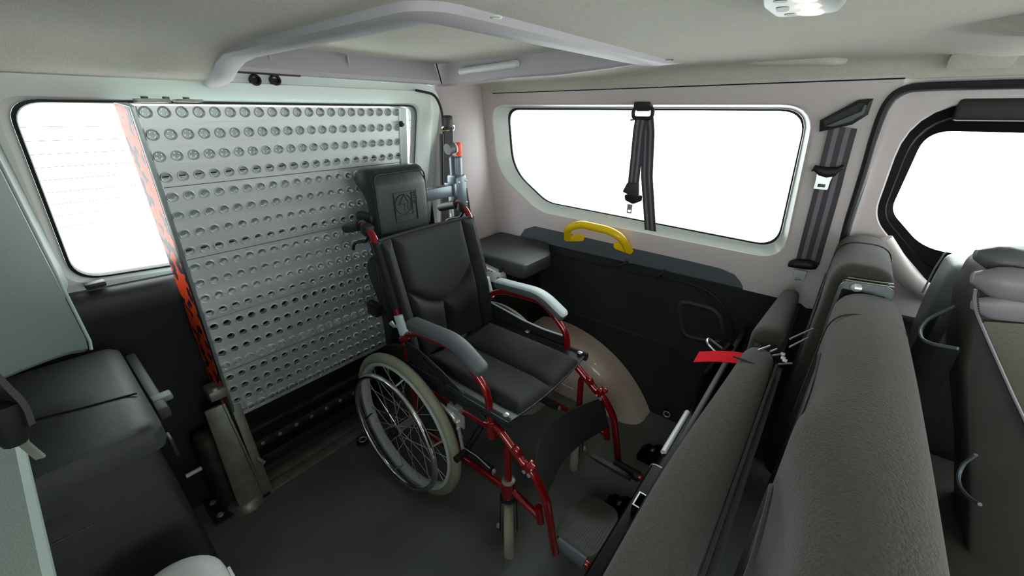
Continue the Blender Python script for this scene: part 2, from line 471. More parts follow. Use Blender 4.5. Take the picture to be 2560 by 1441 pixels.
# centre pillar edge strip and black door seal
seal_px = [(2104, 612), (2118, 555), (2140, 490), (2162, 420), (2180, 355), (2197, 302), (2212, 266), (2234, 236), (2268, 219), (2330, 215), (2430, 212), (2560, 209), (2760, 205)]
mb = MB().tube(fillet([RP(x, y, PRo(-.004), NR) for x, y in seal_px], .05, 4), .009, 8)
struct('trim_2', mb, m_rubber)
mb = MB().tube(fillet([RP(x + 5, y + 4, PRo(.004), NR) for x, y in seal_px], .05, 4), .008, 8)
struct('trim_3', mb, m_rail)
# sliding door ahead of it, with black framed window_3
DO = .018
def D(px, d=0., r=.05, n=7): return rloop([RP(x, y, PRo(DO + d), NR) for x, y in px[:3]] + [V(p) + V((0, DO + d, 0)) for p in px[3:]], r, n)
def dz(x, z): return (x, YR(z), z)
o_ = rloop([V((x, YR(z) + DO, z)) for x, z in ((.045, 1.385), (.03, 1.0), (.03, .02), (1.6, .02), (1.6, 1.385))], .002, 7)
b_ = D([(2284, 252), (2180, 545), (2345, 742), dz(1.3, .80), dz(1.3, 1.325)], 0, [.14, .05, .06, .06, .06])
b1 = D([(2287, 255), (2184, 545), (2347, 738), dz(1.298, .803), dz(1.298, 1.322)], .012, [.14, .05, .06, .06, .06])
b2 = D([(2302, 285), (2205, 538), (2325, 680), dz(1.25, .86), dz(1.25, 1.30)], .018, [.11, .04, .05, .06, .06])
b3 = D([(2306, 290), (2209, 536), (2322, 672), dz(1.245, .87), dz(1.245, 1.29)], .034, [.11, .04, .05, .06, .06])
b4 = D([(2317, 327), (2226, 527), (2308, 622), dz(1.2, .93), dz(1.2, 1.25)], .040, [.05, .03, .05, .06, .06])
b5 = D([(2317, 327), (2226, 527), (2308, 622), dz(1.2, .93), dz(1.2, 1.25)], .052, [.05, .03, .05, .06, .06])
mid = [lerp(a, b, .9) for a, b in zip(o_, b_)]
door = struct('door_1', MB().loft([o_, mid, b_, b1]), m_trim, angle=50)
win = struct('window_3', MB().add([p + V((0, -.002, 0)) for p in b5], [tuple(range(len(b5)))]), m_glass, smooth=False)
struct('window_frame', MB().loft([b1, b2, b3, b4, b5]), m_frame, win, angle=30)
struct('blind_cassette', MB().box((.72, 1.512 + DO, 1.305), (1.1, .03, .05), bev=.008), m_black, win)
# lower side lining with seams, pocket pressing and lashing loops
def RL(px, py): return RY(px, py, 1.56)
mb = MB()
mb.add([(-1.5, 1.575, 0), (.06, 1.575, 0), (.06, 1.575, .66), (-1.5, 1.575, .66), ], [(0, 1, 2, 3)])
mb.add([(-1.36, 1.563, .0), (.05, 1.563, .0), (.05, 1.558, .375), (-1.36, 1.558, .375), (-1.36, 1.548, .392), (.05, 1.548, .392), (.05, 1.55, .708), (-1.36, 1.55, .708), (.05, 1.575, .722), (-1.36, 1.575, .722)], [(0, 1, 2, 3), (3, 2, 5, 4), (4, 5, 6, 7), (7, 6, 8, 9)])
tl = struct('trim_4', mb, m_carpet, angle=25)
seam = [RY(x, y, 1.546) for x, y in ((1388, 637), (1480, 657), (1560, 675), (1650, 693), (1720, 707), (1770, 727), (1805, 757), (1828, 800), (1838, 850), (1836, 900))]
struct('lining_seam', MB().tube(fillet(seam, .03), .0035, 8), m_rubber, tl)
po = rloop([RY(x, y, 1.548) for x, y in ((1690, 745), (1800, 772), (1822, 868), (1700, 845))], .05, 6)
cc = sum(po, V()) / len(po)
pi_ = [p + (cc - p) * .12 + V((0, -.006, 0)) for p in po]; pj = [p + (cc - p) * .3 + V((0, .008, 0)) for p in po]
struct('speaker_pressing', MB().loft([po, pi_, pj], cap1=True), m_char, tl)
for a, b in (((1543, 667), (1568, 654)), ((1640, 694), (1662, 676))):
    A, B = RY(*a, 1.545), RY(*b, 1.545)
    struct('lashing_loop', MB().tube(fillet([A, A + V((0, -.012, .004)), B + V((0, -.012, -.004)), B], .008), .006, 8), m_black, tl)
# slate rail cap above the lining
rail_px = [(1299, 592), (1312, 573), (1336, 566), (1460, 594), (1600, 626), (1720, 653), (1800, 672), (1835, 687), (1850, 704), (1857, 719)]
top = [RP(x, y, PRo(-.010), NR) for x, y in rail_px]
bot = [RP(x, y, PRo(-.012), NR) for x, y in [(1300, 594), (1320, 599), (1345, 605), (1460, 631), (1600, 663), (1720, 690), (1800, 708), (1835, 716), (1850, 719), (1857, 721)]]
mb = MB().loft([[p + V((0, .02, 0)) for p in top], top, bot, [p + V((0, .025, -.012)) for p in bot]], closed=False)
struct('trim_5', mb, m_rail, angle=60)
mb = MB().loft([[p + V((0, .004, 0)) for p in bot], [p + V((0, .006, -.03)) for p in bot], [p + V((0, .03, -.045)) for p in bot]], closed=False)
struct('trim_6', mb, m_char, angle=60)

# ---- back door: white steel frame round window_1, bead, lock holes, dark lower lining
def PB(y, z, d=0): return V((-1.36 - .25 * (1.40 - z) + d, y, z))
go = rloop([PB(-.16, 1.40), PB(-.16, .80), PB(1.215, .60), PB(1.213, 1.40)], [.001, .001, .001, .10], 8)
gi = rloop([PB(.036, 1.325), PB(.012, .897), PB(1.10, .80), PB(1.092, 1.325)], [.05, .06, .06, .04], 8)
def shrink(lp, k, d):
    c = sum(lp, V()) / len(lp)
    return [V((p.x + d, p.y + (c.y - p.y) * k, p.z + (c.z - p.z) * k * 1.8)) for p in lp]
g1 = [lerp(a, b, .32) + V((0, 0, 0)) for a, b in zip(go, gi)]
g1b = [lerp(a, b, .36) + V((.012, 0, 0)) for a, b in zip(go, gi)]
g2 = [lerp(a, b, .55) + V((.014, 0, 0)) for a, b in zip(go, gi)]
g3 = [lerp(a, b, .92) + V((.012, 0, 0)) for a, b in zip(go, gi)]
wb = struct('wall_rear', MB().loft([[p + V((-.06, 0, 0)) for p in go], go, g1, g1b, g2, g3, gi, shrink(gi, 0, -.02)]), m_gate, angle=28)
win = struct('window_1', MB().add(shrink(gi, 0, -.022), [tuple(range(len(gi)))]), m_glass, smooth=False)
struct('window_seal', MB().loft([[p + V((.006, 0, 0)) for p in gi], shrink(gi, .012, .007), shrink(gi, .016, .0), shrink(gi, .016, -.02)]), m_rubber, win)
mb = MB()
for i in range(13):
    z = 1.27 - i * .029
    mb.tube([PB(.03, z, -.024), PB(.6, z - .006, -.024), PB(1.09, z, -.024)], .0006, 4)
o = struct('heating_wires', mb, m_gap, win); o['kind'] = 'stuff'
mb = MB()
for px in (640, 690):
    p = RX(px, 201, -1.352)
    mb.lathe(p + V((-.012, 0, 0)), (1, 0, .1), [(.015, 0), (.015, .012), (.012, .015), (.009, .012), (.009, .002), (0, .002)], 16)
struct('lock_hole', mb, m_dirty, wb)
p0, p1 = RX(572, 180, -1.352), RX(750, 187, -1.352)
struct('pull_slot', MB().box((p0 + p1) / 2, (.012, (p1 - p0).y, .007), bev=.002), m_dirty, wb)
prof = [(-1.47, .885), (-1.452, .888), (-1.437, .878), (-1.428, .86), (-1.432, .80), (-1.462, .72), (-1.475, .4), (-1.50, .0), (-1.60, 0), (-1.60, .885)]
mb = MB().prism([V((x, -.30, z)) for x, z in prof], (0, 1.53, 0))
# glass line slopes, so the ledge is sheared to follow it
for p in mb.v:
    if p.z > .6: p.z -= max(0, p.y) * .06 * (p.z - .6) / .28
struct('trim_7', mb, m_lin, angle=40)
mb = MB().box(RX(238, 711, -1.45), (.03, .04, .014), bev=.004)
struct('trim_8', mb, m_black)
# sill strip on the floor in front of the back door
mb = MB().box((-1.375, .52, .006), (.05, .66, .012), bev=.003).box((-1.43, .52, .004), (.05, .66, .008), bev=.002)
struct('trim_9', mb, m_steel)

# ---- near side: quarter panel, hanging pillar trim, window ledge
mb = MB()
struct('wall_left', MB().box((-1.0, -.35, .72), (1.0, .02, 1.46)), m_trimd, smooth=False)
A, B = V((-1.205, -.012, 0)), V((-.93, -.15, 0))
zt = lambda t: lerp(.812, .91, t ** .8)
mb = MB()
lo = []
for t in [i / 8 for i in range(9)]:
    p = A + (B - A) * t; n_ = V((.44, .9, 0)) * -.05
    zz = [1.46, 1.2, 1.0, zt(t) + .03, zt(t) + .006, zt(t)]
    bul = [.0, .0, .0, .0, .004, .012]
    lo.append([V((p.x, p.y, z)) + V((-.44, -.9, 0)) * b for z, b in zip(zz, bul)] + [V((p.x, p.y, zt(t))) + n_, V((p.x, p.y, 1.46)) + n_])
mb.loft(lo, True, True, True)
struct('trim_10', mb, m_trimd, angle=35)
struct('trim_11', MB().tube([V((-1.215, -.008, 1.42)), V((-1.215, -.008, .83)), V((-1.203, -.012, .815))], .003, 8), m_ledge)
# outer pillar behind the hanging trim, down to the rear box
mb = MB().prism([V((-1.46, .005, .90)), V((-1.36, .005, 1.38)), V((-1.24, -.02, 1.38)), V((-1.28, -.02, .90))], (0, -.08, 0), bev=.006)
struct('trim_12', mb, m_trimd)
e = [RY(x, y, -.1) for x, y in ((25, 975), (50, 1090), (130, 1441))]
e.append(e[2] + (e[2] - e[1]) * .8)
mb = MB()
lo = []
for p in e:
    lo.append([p + V((0, y, z)) for y, z in ((-.03, -.05), (-.004, -.035), (0, -.006), (-.006, 0), (-.045, .002), (-.05, .006), (-.235, .0), (-.235, -.05))])
mb.loft(lo, True, True, True)
struct('trim_13', mb, m_ledge, angle=35)

# ---- front end of the cabin (behind the viewer): bulkhead with windscreen opening, near wall ahead of the doorway
fo = rloop([V((2.2, y, z)) for y, z in ((-.5, 1.52), (-.5, 0), (1.7, 0), (1.7, 1.52))], .001, 3)
fi = rloop([V((2.2, y, z)) for y, z in ((-.2, 1.38), (-.2, .75), (1.4, .75), (1.4, 1.38))], .05, 3)
struct('wall_front', MB().loft([fo, fi]), m_char)
# outer skin that closes the corner and the roof edge
mb = MB().box((-1.53, 1.42, .74), (.02, .50, 1.56)).box((.35, 1.67, 1.45), (3.8, .02, .16)).box((.35, 1.61, 1.447), (3.8, .11, .12)).box((-.65, 1.67, .35), (1.8, .02, .7)).box((-1.46, 1.64, 1.0), (.14, .06, .9)).box((.35, -.5, 1.48), (3.8, .02, .1)).box((-1.53, -.32, .75), (.02, .4, 1.5)).box((1.9, 1.64, .7), (.7, .04, 1.5))
mb.box((-1.53, .52, 1.462), (.16, 2.0, .115))
struct('trim_17', mb, m_trimd, smooth=False)

no = rloop([V((x, -.34, z)) for x, z in ((.75, 1.45), (.75, 0), (2.2, 0), (2.2, 1.45))], .001, 4)
ni = rloop([V((x, -.34, z)) for x, z in ((.95, 1.32), (.95, .80), (1.9, .80), (1.9, 1.32))], .05, 4)
struct('door_2', MB().loft([no, ni, [p + V((0, -.03, 0)) for p in ni]]), m_trimd, angle=40)
struct('window_5', MB().add([p + V((0, -.02, 0)) for p in ni], [tuple(range(len(ni)))]), m_glass, smooth=False)
struct('trim_18', MB().box((1.9, 1.60, .7), (.7, .02, 1.45)), m_trimd, smooth=False)

# sliding door on the near side, behind the viewer
no = rloop([V((x, -.34, z)) for x, z in ((-.5, 1.45), (-.5, 0), (.75, 0), (.75, 1.45))], .001, 4)
ni = rloop([V((x, -.34, z)) for x, z in ((-.30, 1.30), (-.30, .85), (.62, .85), (.62, 1.30))], .05, 4)
struct('door_3', MB().loft([no, ni, [p + V((0, -.03, 0)) for p in ni]]), m_trimd, angle=40)
struct('window_4', MB().add([p + V((0, -.02, 0)) for p in ni], [tuple(range(len(ni)))]), m_glass, smooth=False)
# lower moulding of the headliner over the front seats
def hump(u, v):
    x = lerp(.0, 1.2, u); y = lerp(.95, 1.46, v)
    e = 1.10 - .9 * max(0, x - .05) * (1 if x < .3 else .3 / max(x, .3))
    return V((x, y, ZC + .0005 - .030 * sm((x - .03) / .16) * sm((y - e + .02) / .035) * (1 - .5 * sm((y - 1.3) / .16))))
struct('headliner_moulding', MB().grid(hump, 60, 50), m_head, ceil, angle=70)

for p in (RY(1668, 1034, 1.55), RZ(907, 1100, .012)):
    a = thing('lashing_anchor', 'small steel lashing ring at the foot of the dark side wall' if p.y > 1 else 'small steel lashing ring on the floor behind the near big wheel', 'anchor', p)
    build('anchor_cup', MB().lathe(p + V((0, .006, 0)) if p.y > 1 else p - V((0, 0, .011)), (0, -1, 0) if p.y > 1 else (0, 0, 1), [(.028, 0), (.026, .006), (.016, .007), (.014, .002), (0, .002)], 16), m_black, a)
    build('anchor_ring', MB().tube([p + V((math.cos(k * .45) * .014, -.008 if p.y > 1 else math.sin(k * .45) * .014, math.sin(k * .45) * .014 if p.y > 1 else .002)) for k in range(14)], .003, 6, closed=True), m_zinc, a)

# thin dark joints: back door seal, headliner edge, hatch corner
struct('trim_19', MB().tube(fillet([RX(x, y, -1.340) for x, y in ((1040, 226), (1088, 236), (1105, 275), (1110, 340), (1112, 470), (1116, 600))], .03), .005, 6), m_rubber)
struct('trim_20', MB().tube([V((-1.34, 1.500, 1.378)), V((-.6, 1.500, 1.378)), V((.055, 1.500, 1.378))], .0018, 5), m_gap)
struct('trim_21', MB().tube([V((-1.338, 1.174, 1.472)), V((-1.326, 1.176, 1.43)), V((-1.318, 1.178, 1.402))], .0025, 5), m_gap)

# ================================================================== THE FOLDED RAMP
RY0, RY1 = .222, .940
def RPp(y, z, d=0):      # point on the ramp's front face: width y, height z, d out of the face towards the cabin
    X = -1.391 + (z - .415) * .1243
    n = V((1, 0, -.1243)).normalized()
    return V((X, y, z)) + n * d
PITC, PITR = .0345, .0492
Zrow = lambda i: 1.3 - i * PITR
Ycol = lambda j: .2385 + j * .03425
ramp = thing('wheelchair_ramp', 'tall folded aluminium wheelchair ramp with round studs standing at the rear window', 'ramp', (-1.40, .58, 0))
for p_ in range(5):
    zt = Zrow(p_ * 4) + PITR / 2 - (.010 if p_ == 0 else 0); zb = Zrow(p_ * 4 + 3) - PITR / 2
    g = .0008
    hm = MB()
    y0, y1 = RY0 - .001, RY1 - .006
    # margins left and right of the studded field
    ya, yb = Ycol(0) - PITC / 2, Ycol(20) + PITC / 2
    for a, b in ((y0, ya), (yb, y1)):
        hm.add([RPp(a, zb + g), RPp(b, zb + g), RPp(b, zt - g), RPp(a, zt - g)], [(0, 1, 2, 3)])
    N = 16
    for r in range(4):
        row = p_ * 4 + r
        zc = Zrow(row); z0_, z1_ = (zb + g if r == 3 else zc - PITR / 2), (zt - g if r == 0 else zc + PITR / 2)
        for j in range(21):
            yc = Ycol(j); a0, a1 = yc - PITC / 2, yc + PITC / 2
            if j == 0: a0 = ya
            sq = []
            for k in range(N):
                a = 2 * math.pi * k / N; cx, sy = math.cos(a), math.sin(a)
                q = max(abs(cx), abs(sy))
                sq.append((cx / q, sy / q))
            loops = [[RPp(lerp(a0, a1, (s[0] + 1) / 2), lerp(z0_, z1_, (s[1] + 1) / 2)) for s in sq]]
            for rad, d in ((.0134, 0), (.0124, .0030), (.0114, .0050), (.0104, .0042), (.0098, -.007 if row < 12 else -.012)):
                loops.append([RPp(yc + rad * math.cos(2 * math.pi * k / N), zc + rad * math.sin(2 * math.pi * k / N), d) for k in range(N)])
            hm.loft(loops)
            closed = row < 12 or row in (15, 19)
            if closed:
                dd = -.007 if row < 12 else -.012
                hm.add(loops[-1], [tuple(range(N))], 2)
                if row in (3, 7, 11):      # the row over each fold has slotted rivets
                    hm.box(RPp(yc, zc, dd + .001), (.004, .013, .0022), mi=1)
                elif row < 4:
                    for k in range(4):
                        a = .6 + k * 1.57
                        hm.box(RPp(yc + .0066 * math.cos(a), zc + .0066 * math.sin(a), dd + .0015), (.003, .0022, .0022))
    # plank edges turned back
    pl = build('ramp_plank', hm, [m_alu, m_gap, m_alud], ramp, angle=30)
mb = MB()      # second folded layer behind
mb.prism([RPp(RY0 + .01, .715, -.030), RPp(RY1 - .01, .715, -.030), RPp(RY1 - .01, 1.300, -.030), RPp(RY0 + .01, 1.300, -.030)], RPp(0, 1, -.008) - RPp(0, 1, 0))
build('rear_leaf', mb, m_alud, ramp, smooth=False)
for s, y in ((-1, RY0), (1, RY1)):
    mb = MB()
    pr = [(-.010, .004), (-.007, .009), (-.001, .009), (.0025, .005), (.0025, -.070), (-.0225, -.070)]
    if s > 0: pr = [(.034, -.012), (.030, -.004), (.004, -.004), (-.004, .004), (-.008, .002), (-.008, -.062), (.034, -.062)]
    rows = [[RPp(y + a, z, d) for a, d in pr] for z in (.335, .8, 1.312)]
    mb.loft(rows, True, True, True)
    build('side_rail', mb, m_alud, ramp, angle=30)
mb = MB()
mb.prism([RPp(RY0 - .0225, .42, -.068), RPp(RY0 - .0105, .42, .001), RPp(RY0 - .0105, 1.310, .001), RPp(RY0 - .0225, 1.310, -.068)], (0, -.0006, 0))
build('reflective_tape', mb, m_tape, ramp, smooth=False)
mb = MB().box(RPp(.26, 1.322, -.02), (.05, .06, .008)).box(RPp(.33, 1.323, -.02), (.05, .05, .006))
for k in range(3): mb.cyl(RPp(.25 + k * .04, 1.324, -.03), RPp(.25 + k * .04, 1.330, -.03), .007)
build('top_hinge', mb, m_steel, ramp)
mb = MB().box(RPp(RY1 - .004, 1.262, .008), (.018, .008, .02), bev=.003).cyl(RPp(RY1 - .004, 1.262, .01), RPp(RY1 - .004, 1.262, .022), .005)
build('latch_knob', mb, m_dirty, ramp)
# hinge frame below the studded leaf
for y in (RY0 + .006, RY1):
    mb = MB().prism([RPp(y - .012, .40, .004), RPp(y + .016, .40, .004), V((-1.352, y + .016, .012)), V((-1.352, y - .012, .012))], (-.012, 0, 0), bev=.002)
    build('hinge_arm', mb, m_steel, ramp)
for z, h, m in ((.262, .016, m_dirty), (.195, .030, m_dirty), (.365, .012, m_steel)):
    mb = MB().box((-1.405, .585, z), (.02, .70, h), bev=.003)
    b = build('cross_bar', mb, m, ramp)
    if h == .030:
        for k in range(9):
            y = .27 + k * .06
            build('rivet', MB().lathe((-1.396, y, z), (1, 0, .2), [(.008, 0), (.007, .004), (.004, .006), (0, .006)], 10), m_steel, b)
mb = MB().box((-1.44, .585, .085), (.02, .70, .05), bev=.004)
build('cross_bar', mb, m_black, ramp)
mb = MB().cyl((-1.365, .235, .167), (-1.335, .243, .162), .007)
build('lock_pin', mb, m_zinc, ramp)
# floor bracket with spring barrel at its near end
mb = MB()
bt = [(V((-1.385, .148, .425))), V((-1.37, .195, .435)), V((-1.345, .212, .02)), V((-1.352, .135, .02))]
mb.prism(bt, (-.012, 0, 0), bev=.003)
mb.prism([V((-1.37, .195, .435)), V((-1.345, .212, .02)), V((-1.42, .214, .02)), V((-1.42, .198, .435))], (0, .008, 0), bev=.002)
build('upright_bracket', mb, m_steel, ramp)
build('spring_barrel', MB().lathe((-1.425, .128, .0), (0.01, 0, 1), [(.036, .02), (.036, .30), (.03, .31), (.03, .33), (.022, .335), (0, .335)], 20), m_dirty, ramp)
build('weld_foot', MB().lathe((-1.385, .165, .0), (0, 0, 1), [(.06, 0), (.055, .02), (.045, .03), (0, .03)], 18), m_steel, ramp)
mb = MB().box((-1.40, .195, .475), (.07, .05, .035), bev=.006)
blk = build('hinge_block', mb, m_steel, ramp)
build('bolt', MB().lathe((-1.375, .19, .49), (.5, -.2, 1), [(.009, 0), (.009, .006), (.005, .008), (0, .008)], 8), m_zinc, blk)
mb = MB().prism([V((-1.50, .062, .005)), V((-1.36, .062, .005)), V((-1.345, .235, .005)), V((-1.50, .235, .005))], (0, 0, .007), bev=.002)
pl = build('floor_plate', mb, m_dirty, ramp)
for x, y in ((-1.385, .085), (-1.46, .085)):
    build('bolt', MB().lathe((x, y, .011), (0, 0, 1), [(.011, 0), (.011, .003), (.007, .005), (.007, .009), (0, .009)], 8), m_zinc, pl)
build('tie_bar', MB().cyl(RX(465, 1192, -1.43), RX(512, 1166, -1.43), .007), m_white, ramp)

# ================================================================== WHEEL ARCHES
def arch(name, label, yw, yi, cx, cz, R, bead=True):
    "glossy wheel arch from wall yw to inner face yi, rolled inner edge"
    s = 1 if yi > yw else -1
    wdt = abs(yi - yw)
    a0 = math.asin(-cz / R)
    a1 = math.acos((-1.055 - cx) / R)
    prof = [(0, 0, 0)]
    rr = min(.085, wdt * .6)
    P_ = [(0, 0)] + [(wdt - rr + rr * math.sin(k * math.pi / 16), -rr * (1 - math.cos(k * math.pi / 16))) for k in range(9)] + [(wdt + .003, -.16), (wdt + .004, -R * .6)]
    lo = []
    for i in range(41):
        a = lerp(a0, a1, i / 40)
        lp = []
        for d, e in P_:
            r = R + e
            p = V((cx + r * math.cos(a), yw + s * d, cz + r * math.sin(a)))
            if p.z < 0: # slide down to the floor along the radius
                p = V((cx + (R + max(e, -.085)) * math.cos(a) * (1 if e > -.09 else .93), yw + s * d, 0))
            lp.append(p)
        lo.append(lp)
    t = thing(name, label, 'wheel arch', (cx, yw, 0))
    build('arch_shell', MB().loft(lo, closed=False), m_beige, t, angle=50)
    return t
t = arch('wheel_arch', 'beige glossy wheel arch bulging from the dark wall behind the wheelchair', 1.56, 1.405, -.935, -.25, .565)
mb = MB()
for X, zz in ((-.80, .28),):
    mb.tube(fillet([V((X + .02, 1.54, .30)), V((X, 1.45, .292)), V((X - .005, 1.402, .24)), V((X - .03, 1.398, .0))], .05), .003, 6)
build('seam_bead', mb, m_beige, t)
mb = MB().tube(rloop([V((-.86 + a * .03, 1.402, .13 + b * .035)) for a, b in ((-1, -1), (1, -1), (1, 1), (-1, 1))], .028, 5), .005, 8, closed=True)
build('pressed_ring', mb, m_beige, t)
# near side cover seen from above at the bottom edge
t = thing('wheel_arch_cover', 'rounded white plastic cover at the bottom edge in front of the dark near box', 'cover', (-.7, -.06, 0))
pl = [(-.42, -.15), (-.80, -.15)]
c0 = (-.80, -.062); 
pl = [(-.42, -.15)] + [(-.80 + .084 * math.cos(a), -.060 + .084 * math.sin(a)) for a in [math.pi * 1.5 - k * math.pi / 16 for k in range(17)]] + [(-.42, .026)]
lo = [[V((x, y, z)) for x, y in pl] for z in (0, .425)]
for k in range(1, 6):
    a = k * math.pi / 10; q = .03
    c = V((-.62, -.062, 0))
    lo.append([V((x + (c.x - x) * (1 - math.cos(a)) * .16, y + (c.y - y) * (1 - math.cos(a)) * .30, .425 + .03 * math.sin(a))) for x, y in pl])
build('cover_shell', MB().loft(lo, True, False, True), m_white, t, angle=50)
build('cover_flange', MB().box((-.60, .027, .215), (.38, .006, .43), bev=.002), m_white, t)

# ================================================================== REAR BOXES
def rear_box(name, label, s, yo, yi, lidz, xf, xb, chamf, mats):
    "moulded storage box: yo at the wall, yi at the cabin side (s = direction from wall to cabin)"
    t = thing(name, label, 'storage box', ((xf + xb) / 2, (yo + yi) / 2, 0))
    body = [(xb, yo), (xf - .15, yo), (xf - .15, yo + s * chamf), (xf - .15, yi - s * .02), (xb, yi - s * .02)]
    foot = [(xb, yo), (xf - .02, yo), (xf - .005, yo + s * chamf), (xf - .002, yi), (xb, yi)] if s > 0 else body
    mb = MB()
    up = rloop([V((x, y, lidz - .05)) for x, y in body], .02, 4); dn = rloop([V((x, y, 0)) for x, y in foot], .02, 4)
    mb.loft([dn, up], True, True, True)
    build('body', mb, mats[0], t, angle=40)
    lid = [(xb, yo - 0), (xf - .05 - (.06 if s < 0 else 0), yo), (xf, yo + s * chamf), (xf, yi), (xb + .02, yi)]
    l0 = rloop([V((x, y, lidz - .055)) for x, y in lid], .03, 5); l1 = [p + V((0, 0, .04)) for p in l0]
    c = sum(l0, V()) / len(l0)
    l2 = [V((p.x + (c.x - p.x) * .03, p.y + (c.y - p.y) * .05, lidz - .004)) for p in l0]; l3 = [V((p.x + (c.x - p.x) * .10, p.y + (c.y - p.y) * .14, lidz)) for p in l0]
    mb = MB().loft([l0, l1, l2, l3], True, True, True)
    lidb = build('lid', mb, mats[1], t, angle=40)
    return t, lidb
t, lid = rear_box('corner_storage_box', 'black storage box with padded lid in the rear corner behind the wheelchair', -1, 1.545, 1.195, .725, -.915, -1.34, .15, (m_black, m_char))
mb = MB().tube(fillet([V((-1.15, 1.187, .70)), V((-1.15, 1.178, .655)), V((-1.03, 1.178, .655)), V((-1.03, 1.187, .70))], .012), .008, 8)
build('lid_latch', mb, m_black, t)
p0, p1 = RY(1203, 685, 1.16), RY(1247, 690, 1.16)
c = (p0 + p1) / 2 + V((-.02, 0, 0))
o = rloop([c + V((a * .085, 0, b * .026 - a * .012)) for a, b in ((-1, -1), (1, -1), (1, 1), (-1, 1))], .022, 5)
md = build('white_fuse_cover', MB().prism(o, (0, .035, 0), bev=.004), m_white, t)
mb = MB()
for k in range(3): build('vent_slot', MB().box(c + V((.0 + k * .016, -.001, .019)), (.008, .003, .003)), m_gap, md)
mb.tube(rloop([c + V((.068 + a * .006, -.001, -.008 + b * .008)) for a, b in ((-1, -1), (1, -1), (1, 1), (-1, 1))], .004, 3), .0012, 5, closed=True)
build('switch_outline', mb, m_gap, md)
t, lid = rear_box('near_storage_box', 'dark grey storage box beside the ramp under the hanging pillar trim', 1, -.33, .032, .742, -.915, -1.40, .02, (m_black, m_char))
build('lid_joint', MB().tube([RZ(60, 1056, .743), RZ(200, 1022, .743), RZ(342, 984, .743)], .0022, 6), m_gap, t)
mb = MB().box((-1.2, .047, .69), (.34, .022, .03), bev=.006)
build('lid_handle', mb, m_char, t)
mb = MB().box((-1.085, .056, .70), (.03, .036, .014), bev=.004)
build('catch', mb, m_trimd, t)
build('side_flap', MB().box((-.935, .034, .672), (.03, .006, .045), bev=.002), m_black, t)
build('crease', MB().tube([RX(120, 1367, -.9595), RX(230, 1315, -.9595)], .002, 6), m_char, t)

# near belt buckle hanging at the left edge
t = thing('belt_buckle', 'black seat belt buckle with metal lever hanging at the left edge', 'buckle', (-.62, -.09, .95))
q = lambda x, y: RX(x, y, -.66)
strap_pts = [q(-60, 900), q(-5, 955), q(30, 990), q(48, 1040)]
mb = MB(); strap(mb, fillet(strap_pts, .03), .035, V((.6, .3, -.5)), .003)
build('strap', mb, m_web, t)
mb = MB().tube([q(-4, 1010), q(22, 1075), q(40, 1108)], [.018, .017, .010], 10)
build('buckle_body', mb, m_rubber, t, angle=60)
mb = MB(); strap(mb, [q(48, 1040), q(60, 1110), q(102, 1145)], .008, V((.3, .8, 0)), .002)
build('metal_lever', mb, m_steel, t)

# ================================================================== YELLOW GRAB HANDLE
pa, pb = RP(1432, 592, PRo(-.012), NR), RP(1572, 622, PRo(-.012), NR)
ta, tb = RP(1432, 578, PRo(-.075), NR), RP(1558, 600, PRo(-.075), NR)
h = thing('grab_handle', 'yellow tubular grab handle on the slate rail under the side window', 'handle', (pa + pb) / 2)
up = V((0, 0, 1))
pts = [pa + V((-.004, -.004, 0)), pa + V((-.012, -.05, .052)), ta + V((.05, .004, .030)), tb + V((-.03, .004, .022)), pb + V((.03, -.045, .018)), pb + V((.022, -.004, -.012))]
p1 = RP(1420, 585, PRo(-.03), NR); p2 = RP(1434, 567, PRo(-.055), NR); p3 = RP(1530, 580, PRo(-.055), NR); p4 = RP(1570, 618, PRo(-.03), NR)
def q2(x, y, d): return RP(x, y, PRo(d), NR)
pts = [q2(1419, 597, -.015), q2(1419, 572, -.05), q2(1450, 560, -.062), q2(1525, 577, -.062), q2(1556, 596, -.055), q2(1571, 626, -.018)]
build('bar', MB().tube(fillet(pts, [.0, .025, .03, .04, .03, 0], 7), .0165, 16), m_yel, h)
for a, b in ((q2(1420, 597, -.016), q2(1452, 596, -.016)), (q2(1541, 616, -.016), q2(1573, 628, -.016))):
    d = (b - a).normalized(); n = V(NR).normalized()
    u = d.cross(n)
    out = []
    for k in range(20):
        an = 2 * math.pi * k / 20
        e = a if math.cos(an) < 0 else b
        out.append(e + (d * math.cos(an) + u * math.sin(an)) * .015)
    build('foot_pad', MB().prism(out, n * .022, bev=.003), m_yel, h)

# ================================================================== BELTS
# belt hanging in front of the side window
d0 = -.02
B = lambda x, y, d=d0: RP(x, y, PRo(d), NR)
t = thing('hanging_seat_belt', 'striped dark seat belt hanging in front of the side window with loose tongue', 'seat belt', B(1607, 270))
ax = V((1, 0, 0))
mb = MB().box(B(1609, 262, .0), (.055, .05, .018), bev=.004)
build('anchor_cover', mb, m_black, t)
c = B(1607, 283, d0)
ring = rloop([c + V((a * .036, 0, b * .017)) for a, b in ((-1, -1), (1, -1), (1, 1), (-1, 1))], .016, 5)
g = build('belt_guide', MB().tube(ring, .007, 8, closed=True).box(c + V((0, .0, .016)), (.05, .012, .02), bev=.004), m_black, t)
build('guide_pin', MB().cyl(B(1578, 300), B(1602, 296), .0035).lathe(B(1576, 300), (1, 0, 0), [(0, 0), (.004, .001), (.004, .004), (0, .006)], 8), m_zinc, t)
striped('webbing', [B(1618, 293, d0), B(1621, 330, d0), B(1617, 440, -.016), B(1626, 577, -.008)], .046, ax, t)
striped('webbing', [B(1602, 300, d0 - .006), B(1597, 330, d0 - .008), B(1590, 400, d0 - .01), B(1583, 462, d0 - .012)], .044, ax + V((0, 0, -.05)), t)
